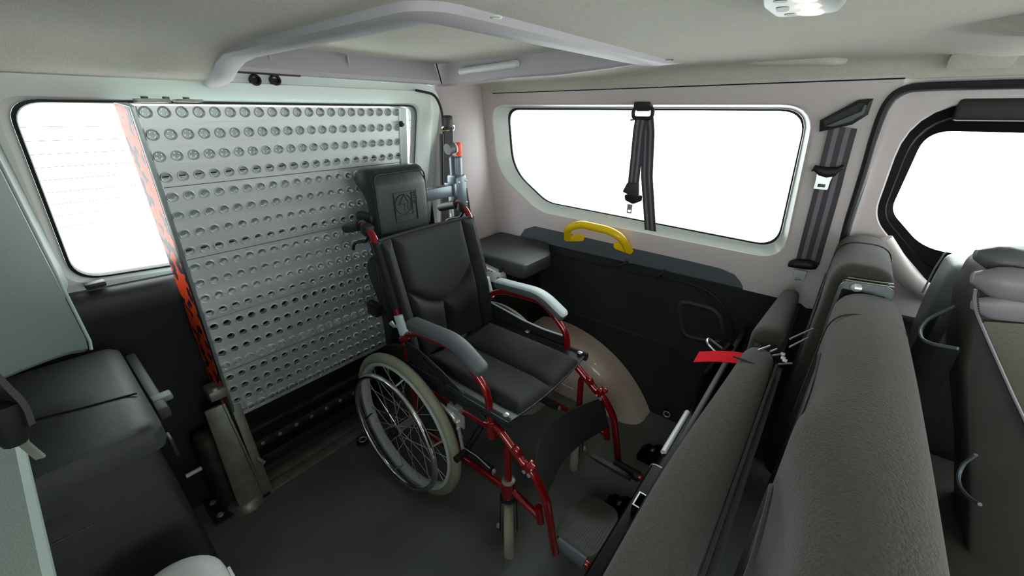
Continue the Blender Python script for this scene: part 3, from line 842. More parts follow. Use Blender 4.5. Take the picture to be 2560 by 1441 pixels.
mb = MB().prism([B(1567, 457, -.045), B(1594, 459, -.045), B(1594, 500, -.045), B(1555, 480, -.045)], (0, .02, 0), bev=.004)
build('webbing_fold', mb, m_web, t)
mb = MB().prism(rloop([B(1561, 487, -.048), B(1592, 488, -.048), B(1600, 492, -.048), B(1599, 505, -.048), B(1582, 511, -.048), B(1562, 501, -.048)], .006, 3), (0, .024, 0), bev=.003)
tg = build('tongue_grip', mb, m_rubber, t)
def tongue(parent, P, name='tongue', m=m_zinc, th=.003, w0=.026, hh=.036, sl=.5):
    "metal tongue with its slot, hanging down from P"
    o = rloop([P + V((a * w0 / 2, 0, b)) for a, b in ((-1.15, 0), (1.15, 0), (1, -hh * .4), (1, -hh), (-1, -hh), (-1, -hh * .4))], .003, 2)
    n = len(o); cx = P + V((0, 0, -hh * .74))
    i_ = []
    for p in o:
        d = p - cx
        i_.append(cx + V((max(-w0 * .27, min(w0 * .27, d.x)), 0, max(-hh * .11, min(hh * .11, d.z)))))
    e = V((0, th, 0))
    mb = MB().loft([i_, o, [p + e for p in o], [p + e for p in i_]], ring=True)
    return build(name, mb, m, parent, smooth=False)
tongue(tg, B(1575, 511, -.038), w0=.020, hh=.036)

# belt on the centre pillar
t = thing('pillar_seat_belt', 'black seat belt with two metal tongues running down the centre pillar', 'seat belt', B(2110, 300))
ho = [(2050, 301), (2146, 250), (2184, 247), (2170, 287), (2130, 312), (2085, 322), (2048, 330)]
hi = [(2060, 303), (2148, 259), (2172, 257), (2160, 283), (2126, 303), (2083, 315), (2060, 321)]
Q = lambda l, d: [B(x, y, d) for x, y in l]
mb = MB().loft([Q(ho, 0), Q(ho, -.018), Q(hi, -.022), Q(hi, -.010), ], True, False, True)
hs = build('guide_housing', mb, m_black, t, angle=20)
mb = MB().prism(Q([(2063, 316), (2152, 278), (2160, 262), (2168, 262), (2160, 285), (2126, 305), (2082, 317)], -.024), (0, .012, 0), bev=.002)
build('slide_bar', mb, m_rail, hs)
bx = V((1, 0, -.12))
striped('webbing', [B(2108, 318, -.014), B(2098, 355, -.016), B(2078, 432, -.016), B(2072, 460, -.012), B(2056, 520, -.012), B(2034, 600, -.012), B(2019, 655, -.014)], .064, bx, t)
lo = []
for px, py, wd, th in ((2027, 424, .0, .0), (2030, 426, .010, .008), (2036, 420, .016, .010), (2050, 428, .026, .010), (2070, 432, .030, .011), (2090, 430, .026, .010), (2104, 419, .016, .010), (2110, 420, .010, .008), (2112, 423, .0, .0)):
    c = B(px, py, -.026)
    lo.append([c + V((0, th * math.cos(a), .5 * wd * math.sin(a))) for a in [k * math.pi / 4 for k in range(8)]])
g = build('tongue_grip', MB().loft(lo), m_rubber, t, angle=70)
tongue(g, B(2062, 437, -.028), w0=.034, hh=.042)
lo = []
for px, py, wd, th in ((1970, 660, .0, .0), (1972, 660, .020, .012), (1985, 659, .030, .015), (2010, 661, .034, .016), (2030, 664, .030, .015), (2042, 666, .020, .012), (2045, 666, .0, .0)):
    c = B(px, py, -.028)
    lo.append([c + V((0, th * math.cos(a), .5 * wd * math.sin(a))) for a in [k * math.pi / 4 for k in range(8)]])
g = build('tongue_grip', MB().loft(lo), m_rubber, t, angle=70)
tongue(g, B(2002, 677, -.03), w0=.030, hh=.040)

# belt in the rear corner
t = thing('corner_seat_belt', 'black belt with chrome loop running down the rear corner behind the grey post', 'seat belt', (-1.34, 1.22, 1.0))
Xc = lambda x, y, X=-1.325: RX(x, y, X)
mb = MB(); strap(mb, [Xc(1118, 296), Xc(1120, 312)], .04, V((.2, 1, 0)), .012)
mb = MB().box(Xc(1119, 305), (.03, .042, .05), bev=.01)
build('reel_cover', mb, m_black, t)
ln = rloop([Xc(1103, 318), Xc(1136, 314), Xc(1135, 325), Xc(1106, 327)], .006, 3)
build('chrome_loop', MB().tube(ln, .003, 6, closed=True), m_chrome, t)
mb = MB(); strap(mb, [Xc(1121, 320), Xc(1122, 372), Xc(1116, 440), Xc(1113, 520, -1.31), Xc(1112, 590, -1.305)], .038, V((.25, 1, 0)), .0015)
build('webbing', mb, m_web, t)
mb = MB().tube([Xc(1104, 335), Xc(1105, 470), Xc(1106, 590)], .009, 8)
build('guide_channel', mb, m_rubber, t)
mb = MB(); strap(mb, [Xc(1164, 470, -1.27), Xc(1178, 555, -1.26)], .012, V((.3, 1, 0)), .002)
build('lower_strap', mb, m_web, t)

# ================================================================== HEADREST STAND BEHIND THE WHEELCHAIR
t = thing('headrest_stand', 'grey steel post carrying a black headrest and back cushion behind the wheelchair', 'headrest stand', (-1.215, 1.133, .74))
px_, py_ = -1.215, 1.133
build('post', MB().lathe((px_, py_, 0), (0, 0, 1), [(.026, .74), (.026, 1.135), (.022, 1.14), (0, 1.14)], 20), m_post, t)
mb = MB().box((px_, py_, 1.008), (.062, .062, .13), bev=.014, seg=3)
sl = build('sleeve', mb, m_post, t)
for dy, dz in ((-.02, .045), (.02, .048), (.02, -.04), (-.02, -.045)):
    build('screw', MB().lathe((px_ + .031, py_ + dy, 1.0 + dz), (1, -.3, 0), [(.005, 0), (.005, .002), (.002, .003), (0, .001)], 8), m_zinc, sl)
build('wall_bracket', MB().tube([V((px_, py_, .765)), V((px_ - .05, py_ + .03, .80)), V((-1.318, 1.195, .88))], .018, 10), m_steel, t)
build('cross_arm', MB().prism([V((px_ - .018 + .0, py_ - .025, .992)), V((px_ + .026, py_ - .025, .992)), V((px_ + .026, py_ - .025, 1.036)), V((px_ - .018, py_ - .025, 1.036))], (0, -.22, 0), bev=.004), m_post, t)
build('arm_collar', MB().box((px_ + .004, py_ - .04, 1.016), (.056, .016, .052), bev=.004), m_post, t)
kn = build('release_knob', MB().cyl((px_ - .005, py_ - .036, 1.168), (px_ - .005, py_ - .004, 1.172), .021), m_rail, t)
build('knob_stripe', MB().cyl((px_ - .005, py_ - .006, 1.170), (px_ - .005, py_ + .001, 1.171), .0225), m_white, kn)
build('orange_lever', MB().prism(rloop([V((px_ - .01, py_ + .004 + a, 1.13 + b)) for a, b in ((0, 0), (.026, 0), (.024, .062), (.006, .06))], .01, 4), (.02, 0, 0), bev=.004), m_orange, t)

def side_prof(z0, z1, xf, thick_lo, thick_hi, curl):
    "side outline of a cushion whose top rolls backwards"
    h = z1 - z0
    return [V((xf, 0, z0)), V((xf + .004, 0, z0 + h * .3)), V((xf + .002, 0, z0 + h * .8)), V((xf - .012, 0, z1 - .012)), V((xf - .035, 0, z1)), V((xf - curl * .75, 0, z1 - .002)), V((xf - curl, 0, z1 - .03)),
            V((xf - curl * .97, 0, z1 - h * .17)), V((xf - thick_hi, 0, z1 - h * .30)), V((xf - thick_lo * 1.2, 0, z1 - h * .42)), V((xf - thick_lo, 0, z0 + h * .3)), V((xf - thick_lo, 0, z0 + .01)), V((xf - thick_lo * .5, 0, z0 - .004))]
def cushion(name, y0, y1, prof, parent, m, n=20):
    base = rloop(prof, .012, 4); c = sum(base, V()) / len(base)
    lo = []
    for i in range(n + 1):
        u = i / n; e = abs(2 * u - 1)
        k = (1 - max(0, (e - .80) / .20) ** 3 * .20)
        lo.append([V((c.x + (p.x - c.x) * k + (-.010 * (e ** 2) if p.x > c.x else 0), lerp(y0, y1, u), c.z + (p.z - c.z) * (1 - (1 - k) * .25))) for p in base])
    return build(name, MB().loft(lo, True, True, True), m, parent, angle=55)
XF = -1.137
hr = cushion('headrest', .706, .925, side_prof(.87, 1.135, XF, .045, .075, .125), t, m_vinyl)
ZH = lambda z: XF + .0015
e = rloop([V((XF - .008, .715, .885)), V((XF - .008, .916, .885)), V((XF - .010, .916, 1.118)), V((XF - .010, .715, 1.118))], .022, 6)
build('piping', MB().tube(e, .0028, 6, closed=True), m_rubber, hr)
# embossed emblem: square, ring, leg strokes, lettering blocks
def em(pts, r=.0017, closed=False):
    return MB().tube([V((XF + .0035, y, z)) for y, z in pts], r, 5, closed=closed)
ex0, ex1, ez0, ez1 = .772, .850, .955, 1.055
mb = em([(ex0, ez0), (ex1 + .012, ez0), (ex1 + .012, ez1), (ex0, ez1)], closed=True)
mb.tube([V((XF + .0035, ex1 - .006, ez0 + .022)), V((XF + .0035, ex1 - .006, ez1 - .004))], .0013, 5)
mb.tube([V((XF + .0035, ex0 + .004, ez0 + .022)), V((XF + .0035, ex1 - .006, ez0 + .022))], .0013, 5)
cy, cz, r_ = (ex0 + ex1) / 2 - .003, ez0 + .060, .033
mb.tube([V((XF + .0035, cy + r_ * math.cos(a), cz + r_ * math.sin(a))) for a in [k * math.pi / 14 for k in range(6, 34)]], .0013, 5)
mb.tube([V((XF + .0035, cy + .004, cz + r_)), V((XF + .0035, cy + .020, cz + .002))], .0013, 5)
mb.tube([V((XF + .0035, cy + .004, cz + r_)), V((XF + .0035, cy - .016, cz + .002))], .0013, 5)
mb.tube([V((XF + .0035, cy - .022, cz)), V((XF + .0035, cy + .030, cz))], .0013, 5)
mb.tube([V((XF + .0035, cy + .002, cz)), V((XF + .0035, cy + .002, cz - .022))], .0013, 5)
for k in range(4):
    mb.tube([V((XF + .0035, cy + .012, cz - .006 - k * .005)), V((XF + .0035, cy + .028 - k * .003, cz - .005 - k * .005))], .0013, 5)
build('embossed_emblem', mb, m_rubber, hr)
def text(body, size, P, parent, m, ry=None, name='embossed_lettering', ext=.0012):
    cu = bpy.data.curves.new(name, 'FONT'); cu.body = body; cu.size = size; cu.extrude = ext; cu.resolution_u = 3
    o = bpy.data.objects.new(name, cu); C.objects.link(o)
    me = bpy.data.meshes.new_from_object(o); bpy.data.objects.remove(o); bpy.data.curves.remove(cu)
    me.transform(ry); me.transform(Matrix.Translation(V(P) - WL[parent.name])); me.materials.clear(); me.materials.append(m)
    o = bpy.data.objects.new(name, me); C.objects.link(o); o.parent = parent; WL[o.name] = WL[parent.name]; return o
RF = Matrix(((0, 0, 1), (1, 0, 0), (0, 1, 0))).to_4x4()          # text x -> +Y, y -> +Z, facing +X
RV = RF @ Matrix.Rotation(-math.pi / 2, 4, 'Z')
text('SIUMS', .020, (XF + .002, ex0 + .006, ez0 + .004), hr, m_rubber, RF)
text('SERES', .017, (XF + .002, ex1 - .004, ez1 - .004), hr, m_rubber, RV)
text('SOLUTIONS', .014, (XF + .002, ex0 + .002, ez0 - .018), hr, m_rubber, RF)
build('headrest_mount', MB().box((-1.215, .712, .975), (.09, .03, .03), bev=.006), m_black, t)
bc = cushion('back_cushion', .69, 1.02, side_prof(.44, .845, -1.125, .05, .085, .115), t, m_vinyl)
build('cushion_mount', MB().box((-1.205, .682, .645), (.06, .03, .05), bev=.006), m_black, t)
build('back_plate', MB().box((-1.19, .86, .70), (.012, .18, .62), bev=.004), m_black, t)

# ================================================================== CEILING LAMPS
t = thing('dome_light', 'white ceiling lamp unit with three lit oval lenses', 'ceiling lamp', (-.10, .64, 1.43))
zb = 1.4175
def Z(x, y): return RZ(x, y, zb)
cor = [Z(1905, -55), Z(1908, 14), Z(1945, 41), Z(2095, 28), Z(2116, 4), Z(2112, -60)]
l1 = rloop(cor, [.01, .012, .012, .012, .01, .01], 4); cc = sum(l1, V()) / len(l1)
l0 = [V((p.x + (p.x - cc.x) * .05, p.y + (p.y - cc.y) * .05, 1.43)) for p in l1]
l2 = [p + (cc - p) * .04 + V((0, 0, -.002)) for p in l1]
build('housing', MB().loft([l0, l1, l2], True, True, True), m_housing, t, angle=35)
zl = zb - .0027
for k, ly in enumerate((33.5, 17, .5)):
    o_ = (k - 1) * -6
    out = rloop([RZ(1992 + o_ + 6, ly + 7, zl), RZ(1992 + o_, ly - 3.5, zl), RZ(2044 + o_, ly - 7, zl), RZ(2052 + o_, ly + 3.5, zl)], .02, 6)
    build('lens', MB().prism(out, (0, 0, .007)), m_lamp, t)
for pts in (((1938, 20), (1942, 31), (1972, 29), (1973, 17)), ((1957, 37), (1966, 41), (1995, 39), (1985, 34)), ((1930, 3), (1935, 9), (1968, 7), (1968, 1))):
    out = rloop([RZ(x, y, zl) for x, y in pts], .012, 4)
    build('switch', MB().prism(out, (0, 0, .006)), m_rail, t)

t = thing('strip_lamp', 'milky tubular strip lamp on the side of the ceiling hatch', 'lamp', RY(1222, 168, 1.185))
a, b = RY(1150, 179, 1.185), RY(1294, 159, 1.185)
d = b - a
build('tube', MB().tube([a + d * .06, b - d * .08], .0115, 14), m_diff, t)
for p, q_ in ((a, a + d * .06), (b - d * .09, b)):
    build('end_cap', MB().tube(fillet([p, lerp(p, q_, .3), q_], .004), [.009] + [.0125] * 7 if p is a else [.0135] * 7 + [.010], 14), m_white, t)

# ================================================================== THE WHEELCHAIR
WC = V((-.985, .87, 0))
wc = thing('wheelchair', 'folding wheelchair with shiny red frame and black padded seat on the floor', 'wheelchair', WC)
HW = .21
RT_ = .0115
# ---- big wheels
WX, WZ, WR = -.988, .279, .279
def wheel(s):
    yc = WC.y + s * .264
    cen = V((WX, yc, WZ))
    prof = []
    for k in range(16):      # tyre section
        a = 2 * math.pi * k / 16
        prof.append((WR - .0175 + .0175 * math.cos(a), .0165 * math.sin(a)))
    mb = MB(); lo = []
    for i in range(72):
        a = 2 * math.pi * i / 72; u = V((math.cos(a), 0, math.sin(a)))
        lo.append([cen + u * r + V((0, h, 0)) for r, h in prof])
    mb.loft(lo, ring=True)
    ty = build('rear_wheel', mb, m_tyre, wc, angle=60)
    def ringband(pr, seg=72):
        lo = []
        for i in range(seg):
            a = 2 * math.pi * i / seg; u = V((math.cos(a), 0, math.sin(a)))
            lo.append([cen + u * r + V((0, h * s, 0)) for r, h in pr])
        return MB().loft(lo, ring=True)
    rr = WR - .034
    build('wheel_rim', ringband([(rr + .004, -.016), (rr + .004, .016), (rr - .004, .018), (rr - .009, .014), (rr - .010, 0), (rr - .009, -.014), (rr - .004, -.018)]), m_wrim, ty, angle=60)
    hy = .052
    R2 = .219
    build('hand_rim', ringband([(R2 + .0095 * math.cos(a), hy + .0095 * math.sin(a)) for a in [2 * math.pi * k / 12 for k in range(12)]]), m_chrome, ty, angle=60)
    for k in range(6):
        a = 2 * math.pi * (k + .3) / 6; u = V((math.cos(a), 0, math.sin(a)))
        build('rim_tab', MB().tube([cen + u * (rr - .008), cen + u * (R2 + .006) + V((0, s * hy * .55, 0)), cen + u * R2 + V((0, s * hy, 0))], .003, 6), m_black if k == 3 else m_zinc, ty)
    hub = MB().lathe(cen + V((0, -.038, 0)), (0, 1, 0), [(.010, -.004), (.022, 0), (.022, .004), (.013, .008), (.013, .068), (.022, .072), (.022, .076), (.010, .08)], 20)
    build('hub', hub, m_zinc, ty)
    build('hub_cap', MB().lathe(cen + V((0, s * .040, 0)), (0, s, 0), [(.017, 0), (.017, .010), (.012, .018), (0, .018)], 16), m_rubber, ty)
    sp = None
    for k in range(28):
        a = 2 * math.pi * k / 28
        fl = 1 if k % 2 else -1
        tw = (1 if (k // 2) % 2 else -1) * 1.15
        p = cen + V((math.cos(a + tw) * .020, fl * .034, math.sin(a + tw) * .020)); q = cen + V((math.cos(a) * (rr - .008), fl * .004, math.sin(a) * (rr - .008)))
        build('spoke', MB().cyl(p, q, .0013, 5), m_spoke, ty)
        
    build('axle', MB().cyl(cen + V((0, -s * .035, 0)), cen + V((0, -s * .062, 0)), .009, 10), m_zinc, ty)
wheel(-1); wheel(1)

# ---- frame, both sides
def P(s, x, z, dy=0.): return V((x, WC.y + s * (HW + dy), z))
for s in (-1, 1):
    fr = []
    # back post with push handle bend
    pts = fillet([P(s, -.985, .24), P(s, -.990, .45), P(s, -1.020, .675), P(s, -1.098, .935), P(s, -1.145, .972), P(s, -1.262, .940)], [0, .05, .08, .055, .06, 0], 6)
    cut = [p for p in pts]
    post = build('back_post', MB().tube(pts, RT_, 12), m_red, wc)
    a, b = P(s, -1.160, .968), P(s, -1.272, .937)
    d = (b - a).normalized()
    gp = build('hand_grip', MB().tube([a, a + d * .006, a + d * .012, b - d * .02, b - d * .006, b], [.016, .020, .0165, .0165, .016, .009], 14), m_rubber, wc)
    # brake lever under the grip
    mb = MB().box(P(s, -1.135, .958), (.03, .034, .034), Matrix.Rotation(.3, 3, 'Y'), bev=.006)
    build('brake_clamp', mb, m_black, gp)
    mb = MB().tube(fillet([P(s, -1.130, .940), P(s, -1.15, .915), P(s, -1.20, .905), P(s, -1.235, .888), P(s, -1.243, .868)], .02), .0055, 8)
    build('brake_lever', mb, m_black, gp)
    build('brake_cable', MB().tube(fillet([P(s, -1.125, .93, .005), P(s, -1.10, .89, .012), P(s, -1.08, .80, .018), P(s, -1.07, .70, .02)], .03), .002, 6), m_rubber, gp)
    # folding joint on the post
    u = (P(s, -1.098, .935) - P(s, -1.020, .675)).normalized()
    c = P(s, -1.012, .655)
    jt = build('folding_joint', MB().tube([c - u * .036, c - u * .033, c + u * .033, c + u * .036], [.013, .0165, .0165, .013], 14), m_padl, wc)
    build('joint_lever', MB().tube([c + V((-.012, -.006, -.01)), c + V((-.034, -.008, -.014)), c + V((-.048, -.01, -.004))], [.005, .006, .008], 8), m_zinc, jt)
    # armrest tube
    pts = fillet([P(s, -1.005, .615), P(s, -.935, .655), P(s, -.735, .668), P(s, -.628, .575), P(s, -.615, .418)], [0, .04, .05, .04, 0], 6)
    build('armrest_tube', MB().tube(pts, RT_, 12), m_red, wc)
    build('armrest_socket', MB().lathe(P(s, -.615, .415), (0, 0, 1), [(.0145, 0), (.0145, .06), (.0125, .062)], 14), m_red, wc)
    build('armrest_hinge', MB().cyl(P(s, -1.012, .600), P(s, -.992, .622), .016), m_red, wc)
    # armrest pad
    path = fillet([P(s, -.950, .683), P(s, -.745, .694), P(s, -.655, .642)], [0, .05, 0], 7)
    w_ = .0225; lo = []
    n = len(path)
    for i, p in enumerate(path):
        t_ = (path[min(i + 1, n - 1)] - path[max(i - 1, 0)]).normalized(); up_ = V((-t_.z, 0, t_.x)) if t_.x > 0 else V((t_.z, 0, -t_.x))
        lo.append((p, up_, 1.0))
    t0 = (path[1] - path[0]).normalized(); t1 = (path[-1] - path[-2]).normalized()
    seq = [(path[0] - t0 * .012, lo[0][1], .62), (path[0] - t0 * .006, lo[0][1], .86)] + lo + [(path[-1] + t1 * .008, lo[-1][1], .92), (path[-1] + t1 * .016, lo[-1][1], .62)]
    def sect(p, up_, k):
        sec = [(-.022, -.014), (.022, -.014), (.0245, -.008), (.0245, .006), (.021, .013), (.012, .0155), (0, .016), (-.012, .0155), (-.021, .013), (-.0245, .006), (-.0245, -.008)]
        return [p + V((0, a * k, 0)) + up_ * (b * (k if b > 0 else 1)) for a, b in sec]
    mb = MB().loft([sect(*q) for q in seq], True, True, True)
    pad = build('armrest_pad', mb, m_pad, wc, angle=60)
    if s > 0:
        def cap(p, up_, k):
            return [p + V((0, a * k, 0)) + up_ * (b * k) for a, b in ((-.0235, .010), (-.021, .0145), (-.012, .017), (0, .0175), (.012, .017), (.021, .0145), (.0235, .010))]
        pc = build('armrest_top', MB().loft([cap(*q) for q in seq], False), m_padl, pad, angle=60)
        pc['label'] = 'light grey top of the far armrest pad'
    # side rails, strut
    build('side_rail', MB().tube([P(s, -.990, .452), P(s, -.60, .448)], RT_, 12), m_red, wc)
    build('lower_rail', MB().tube([P(s, -.985, .236), P(s, -.565, .238)], RT_, 12), m_red, wc)
    build('side_strut', MB().tube(fillet([P(s, -.772, .452), P(s, -.772, .262), P(s, -.75, .238)], .03), RT_ * .9, 12), m_red, wc)
    # front frame: down tube and curved gusset onto the caster head
    build('front_tube', MB().tube(fillet([P(s, -.64, .452), P(s, -.590, .462), P(s, -.475, .372)], .06), .0125, 12), m_red, wc)
    build('gusset_tube', MB().tube(fillet([P(s, -.512, .398), P(s, -.520, .425), P(s, -.556, .415), P(s, -.553, .26)], .03, 7), RT_, 12), m_red, wc)
    build('seat_tube', MB().tube([P(s, -1.005, .505), P(s, -.556, .508)], RT_, 12), m_black, wc)
    # clothing guard between seat and armrest
    top = [(-1.0, .582), (-.93, .572), (-.83, .556), (-.73, .551), (-.628, .556)] if s > 0 else [(-1.0, .60), (-.93, .592), (-.83, .562), (-.73, .520), (-.632, .470)]
    lo_ = [(-.632, .455), (-1.0, .455)]
    out = [P(s, x, z, .002) for x, z in top + lo_]
    g = build('clothing_guard', MB().prism(out, (0, s * .004, 0)), m_nylon, wc, smooth=False)
    build('guard_edge', MB().tube([P(s, x, z, .004) for x, z in top], .0035, 6), m_padl if s > 0 else m_black, g)
    if s < 0:
        fen = []
        for k in range(17):
            a = math.radians(lerp(150, 28, k / 16)); fen.append((WX + .02 + .262 * math.cos(a), WZ + .02 + .285 * math.sin(a)))
        lo2 = [[P(s, x, z, .016) for x, z in fen], [P(s, x, z, .004) for x, z in fen], [P(s, WX + (x - WX) * .72, WZ + (z - WZ) * .72, .002) for x, z in fen]]
        build('fender', MB().loft([[P(s, x, z, .019) for x, z in fen]] + lo2, False), m_vinyl, wc, angle=40)
    else:
        fen = [(WX + .289 * math.cos(math.radians(a)), WZ + .289 * math.sin(math.radians(a))) for a in range(160, 20, -7)]
        build('fender', MB().loft([[P(s, x, z, .004) for x, z in fen], [P(s, x, z, .034) for x, z in fen], [P(s, WX + (x - WX) * .97, WZ + (z - WZ) * .97, .036) for x, z in fen]], False), m_vinyl, wc, angle=40)
    # caster with fork and head
    cx = -.553
    ang = math.atan2(.63, -.53) if s < 0 else math.atan2(1.09, -.515)
    hd = V((math.cos(ang), math.sin(ang), 0)); sd = V((-hd.y, hd.x, 0))
    head = build('caster_head', MB().lathe(P(s, cx, .215), (0, 0, 1), [(.021, 0), (.0225, .004), (.0225, .058), (.021, .062)], 18), m_red, wc)
    build('head_cap', MB().lathe(P(s, cx, .277), (0, 0, 1), [(.0215, 0), (.0215, .002), (.015, .006), (0, .007)], 18), m_steel, head)
    r = .092
    ax_ = P(s, cx, r) + hd * -.012
    cas = build('caster_wheel', MB().lathe(ax_ - sd * .0155, sd, [(.028, .004), (r - .018, .004), (r - .007, .001), (r - .001, .008), (r, .0155), (r - .001, .023), (r - .007, .030), (r - .018, .027), (.028, .027)], 32), m_tyre, wc, angle=50)
    build('caster_hub', MB().lathe(ax_ - sd * .018, sd, [(.008, 0), (.034, .002), (.034, .034), (.008, .036)], 16), m_black, cas)
    mb = MB().lathe(P(s, cx, .195), (0, 0, 1), [(.020, 0), (.022, .004), (.020, .022)], 16)
    for k in (-1, 1):
        p0 = P(s, cx, .206) + sd * k * .023; p1 = ax_ + sd * k * .025
        q0 = hd * .016
        mb.prism([p0 - q0, p0 + q0, lerp(p0, p1, .5) + q0 * .9, p1 + q0 * .8 + V((0, 0, -.012)), p1 - q0 * .8 + V((0, 0, -.012)), lerp(p0, p1, .5) - q0 * .9], sd * k * .004, bev=.0015)
    mb.box(P(s, cx, .204) , (.036, .046, .012), Matrix.Rotation(ang, 3, 'Z'), bev=.003)
    fk = build('caster_fork', mb, m_black, wc)
    build('axle_bolt', MB().lathe(ax_ + sd * -s * .030 * (1 if s < 0 else 1), sd * (-s if s < 0 else -s), [(.008, 0), (.008, .006), (.005, .009), (0, .009)], 8), m_zinc, fk)
    # swing-away hanger and foot plate
    pts = fillet([P(s, -.497, .392), P(s, -.458, .368), P(s, -.415, .312), P(s, -.375, .115)], [0, .02, .05, 0], 7)
    hg = build('footrest_hanger', MB().tube(pts, .0125, 12), m_red, wc)
    build('hanger_latch', MB().box(P(s, -.478, .388), (.026, .03, .034), Matrix.Rotation(.7, 3, 'Y'), bev=.006).lathe(P(s, -.462, .398, .006), (.4, -.3, 1), [(.010, 0), (.010, .006), (.006, .009), (0, .009)], 12), m_red, hg)
    for q in ((-.485, .375), (-.468, .372)):
        build('bolt', MB().lathe(P(s, q[0], q[1], .012) if s < 0 else P(s, q[0], q[1], -.014), (0, -1, 0), [(.007, 0), (.006, .004), (0, .005)], 8), m_zinc, hg)
    build('hanger_bracket', MB().tube([P(s, -.545, .248), P(s, -.43, .215)], .0105, 10).tube([P(s, -.44, .255), P(s, -.43, .20)], .012, 10), m_red, wc)
    dy = -.022
    A, B_ = P(s, -.382, .128, dy), P(s, -.288, .128, dy)
    bar = build('footplate_pivot', MB().cyl(A, B_, .0185, 16), m_rail if s < 0 else m_black, wc)
    build('pivot_end', MB().lathe(B_, (1, 0, 0), [(.012, -.004), (.012, .010), (.009, .016), (0, .016)], 14), m_red, bar)
    # plate: near one lies open, far one half folded
    def plate(e1, c0, L_, th=.012):
        n_ = V((1, 0, 0)).cross(e1).normalized()
        xs0 = [(-.060, .0), (.060, .0), (.075, .06), (.078, .15), (.040, L_), (-.045, L_), (-.072, .15), (-.07, .06)]
        out = rloop([c0 + V((x, 0, 0)) + e1 * y for x, y in xs0], .02, 4)
        o = build('footplate', MB().prism(out, n_ * th, bev=.003), m_plate, wc)
        for k in range(17):
            x = -.064 + k * .008
            ye = lerp(.03, L_ - .012, 1); 
            build('tread_rib', MB().tube([c0 + V((x, 0, 0)) + e1 * .03 + n_ * (th + .0002), c0 + V((x * .75, 0, 0)) + e1 * (L_ - .012) + n_ * (th + .0002)], .0013, 5), m_plate, o)
    if s < 0: plate(V((.05, 1, -.06)).normalized(), P(s, -.345, .123, dy - .012), .205)
    else: plate(V((-.04, -.62, .78)).normalized(), P(s, -.368, .122, dy - .016), .175)
    # parking brake against the tyre
    bk = build('brake_plate', MB().box(P(s, -.735, .425, .02), (.05, .008, .05), bev=.003).box(P(s, -.755, .452, .014), (.05, .03, .03), bev=.004), m_zinc, wc)
    build('brake_handle', MB().tube(fillet([P(s, -.735, .415, .026), P(s, -.765, .445, .03), P(s, -.81, .452, .03)], .02), .007, 10), m_zinc, bk)
    build('brake_bar', MB().tube([P(s, -.735, .42, .028), P(s, -.722, .355, .03), P(s, -.715, .32, .032)], .006, 8), m_zinc, bk)
    build('brake_stop', MB().cyl(P(s, -.705, .318, .02), P(s, -.705, .318, .072), .011, 12), m_rubber, bk)
    build('brake_wire', MB().tube([P(s, -.72, .33, .03), P(s, -.66, .326, .025), P(s, -.60, .32, .03)], .0018, 5), m_zinc, bk)
    for q in ((-.73, .40), (-.742, .425), (-.722, .37)):
        build('bolt', MB().lathe(P(s, q[0], q[1], .026 if s < 0 else .026), (0, s, 0), [(.007, 0), (.007, .008), (.004, .011), (0, .011)], 8), m_zinc, bk)
# ---- cross brace
for s in (-1, 1):
    build('cross_brace', MB().tube([V((-.77 + s * .012, WC.y - s * .19, .245)), V((-.77 + s * .012, WC.y + s * .20, .50))], .010, 10), m_black, wc)
    build('brace_rail', MB().tube([P(s, -.80, .245, -.018), P(s, -.64, .245, -.018)], .013, 10), m_black, wc)
    build('bolt', MB().lathe(P(s, -.632, .245, -.018), (1, 0, 0), [(.008, 0), (.008, .006), (.004, .009), (0, .009)], 8), m_zinc, wc)
build('brace_pin', MB().cyl((-.80, WC.y, .373), (-.74, WC.y, .373), .008, 10), m_zinc, wc)

# ---- seat: sling with flaps, padded cushion with a middle crease
X0, X1 = -.99, -.548
def seatz(x, y):
    e = abs(y - WC.y) / HW
    return .512 - .022 * (1 - e * e) 
mb = MB()
YW = HW + .012
f = lambda u, v: V((lerp(X0, X1 + .004, u), lerp(WC.y - YW, WC.y + YW, v), seatz(0, lerp(WC.y - YW, WC.y + YW, v)) + .004))
b = lambda u, v: f(u, v) - V((0, 0, .004))
sl = build('seat_sling', MB().slab(f, b, 8, 24), m_vinyl, wc)
for s in (-1, 1):
    fl = MB(); lo = []
    for k in range(7):
        a = math.radians(100 - k * 34) 
        lo.append([V((x, WC.y + s * (HW + .0145 * math.cos(a)), .507 + .0145 * math.sin(a))) for x in (-.98, X1 + .006)])
    build('sling_wrap', fl.loft(lo, False), m_vinyl, sl, angle=60)
    for x in (-.566, -.80):
        build('rivet', MB().lathe(V((x, WC.y + s * (HW - .006), .520)), (0, 0, 1), [(.010, 0), (.009, .003), (.005, .005), (0, .005)], 12), m_zinc, sl)
CW = .168
def edge(d, s_=.016): return 1 - math.exp(-max(d, 0) / s_)
def cush(u, v):
    x = lerp(-.965, -.545, u); y = lerp(WC.y - CW, WC.y + CW, v)
    d = min((u) * .42, (1 - u) * .42, v * 2 * CW, (1 - v) * 2 * CW)
    cr = abs(v - .5) * 2 * CW
    h = .028 * edge(d, .010) * (1 - .55 * math.exp(-cr / .012))
    return V((x, y, seatz(0, y) + .006 + h - .02 * sm((u - .8) / .2) * .3))
build('seat_cushion', MB().slab(cush, lambda u, v: V((lerp(-.965, -.545, u), lerp(WC.y - CW, WC.y + CW, v), seatz(0, lerp(WC.y - CW, WC.y + CW, v)) + .004)), 60, 48), m_nylon, wc, angle=70)

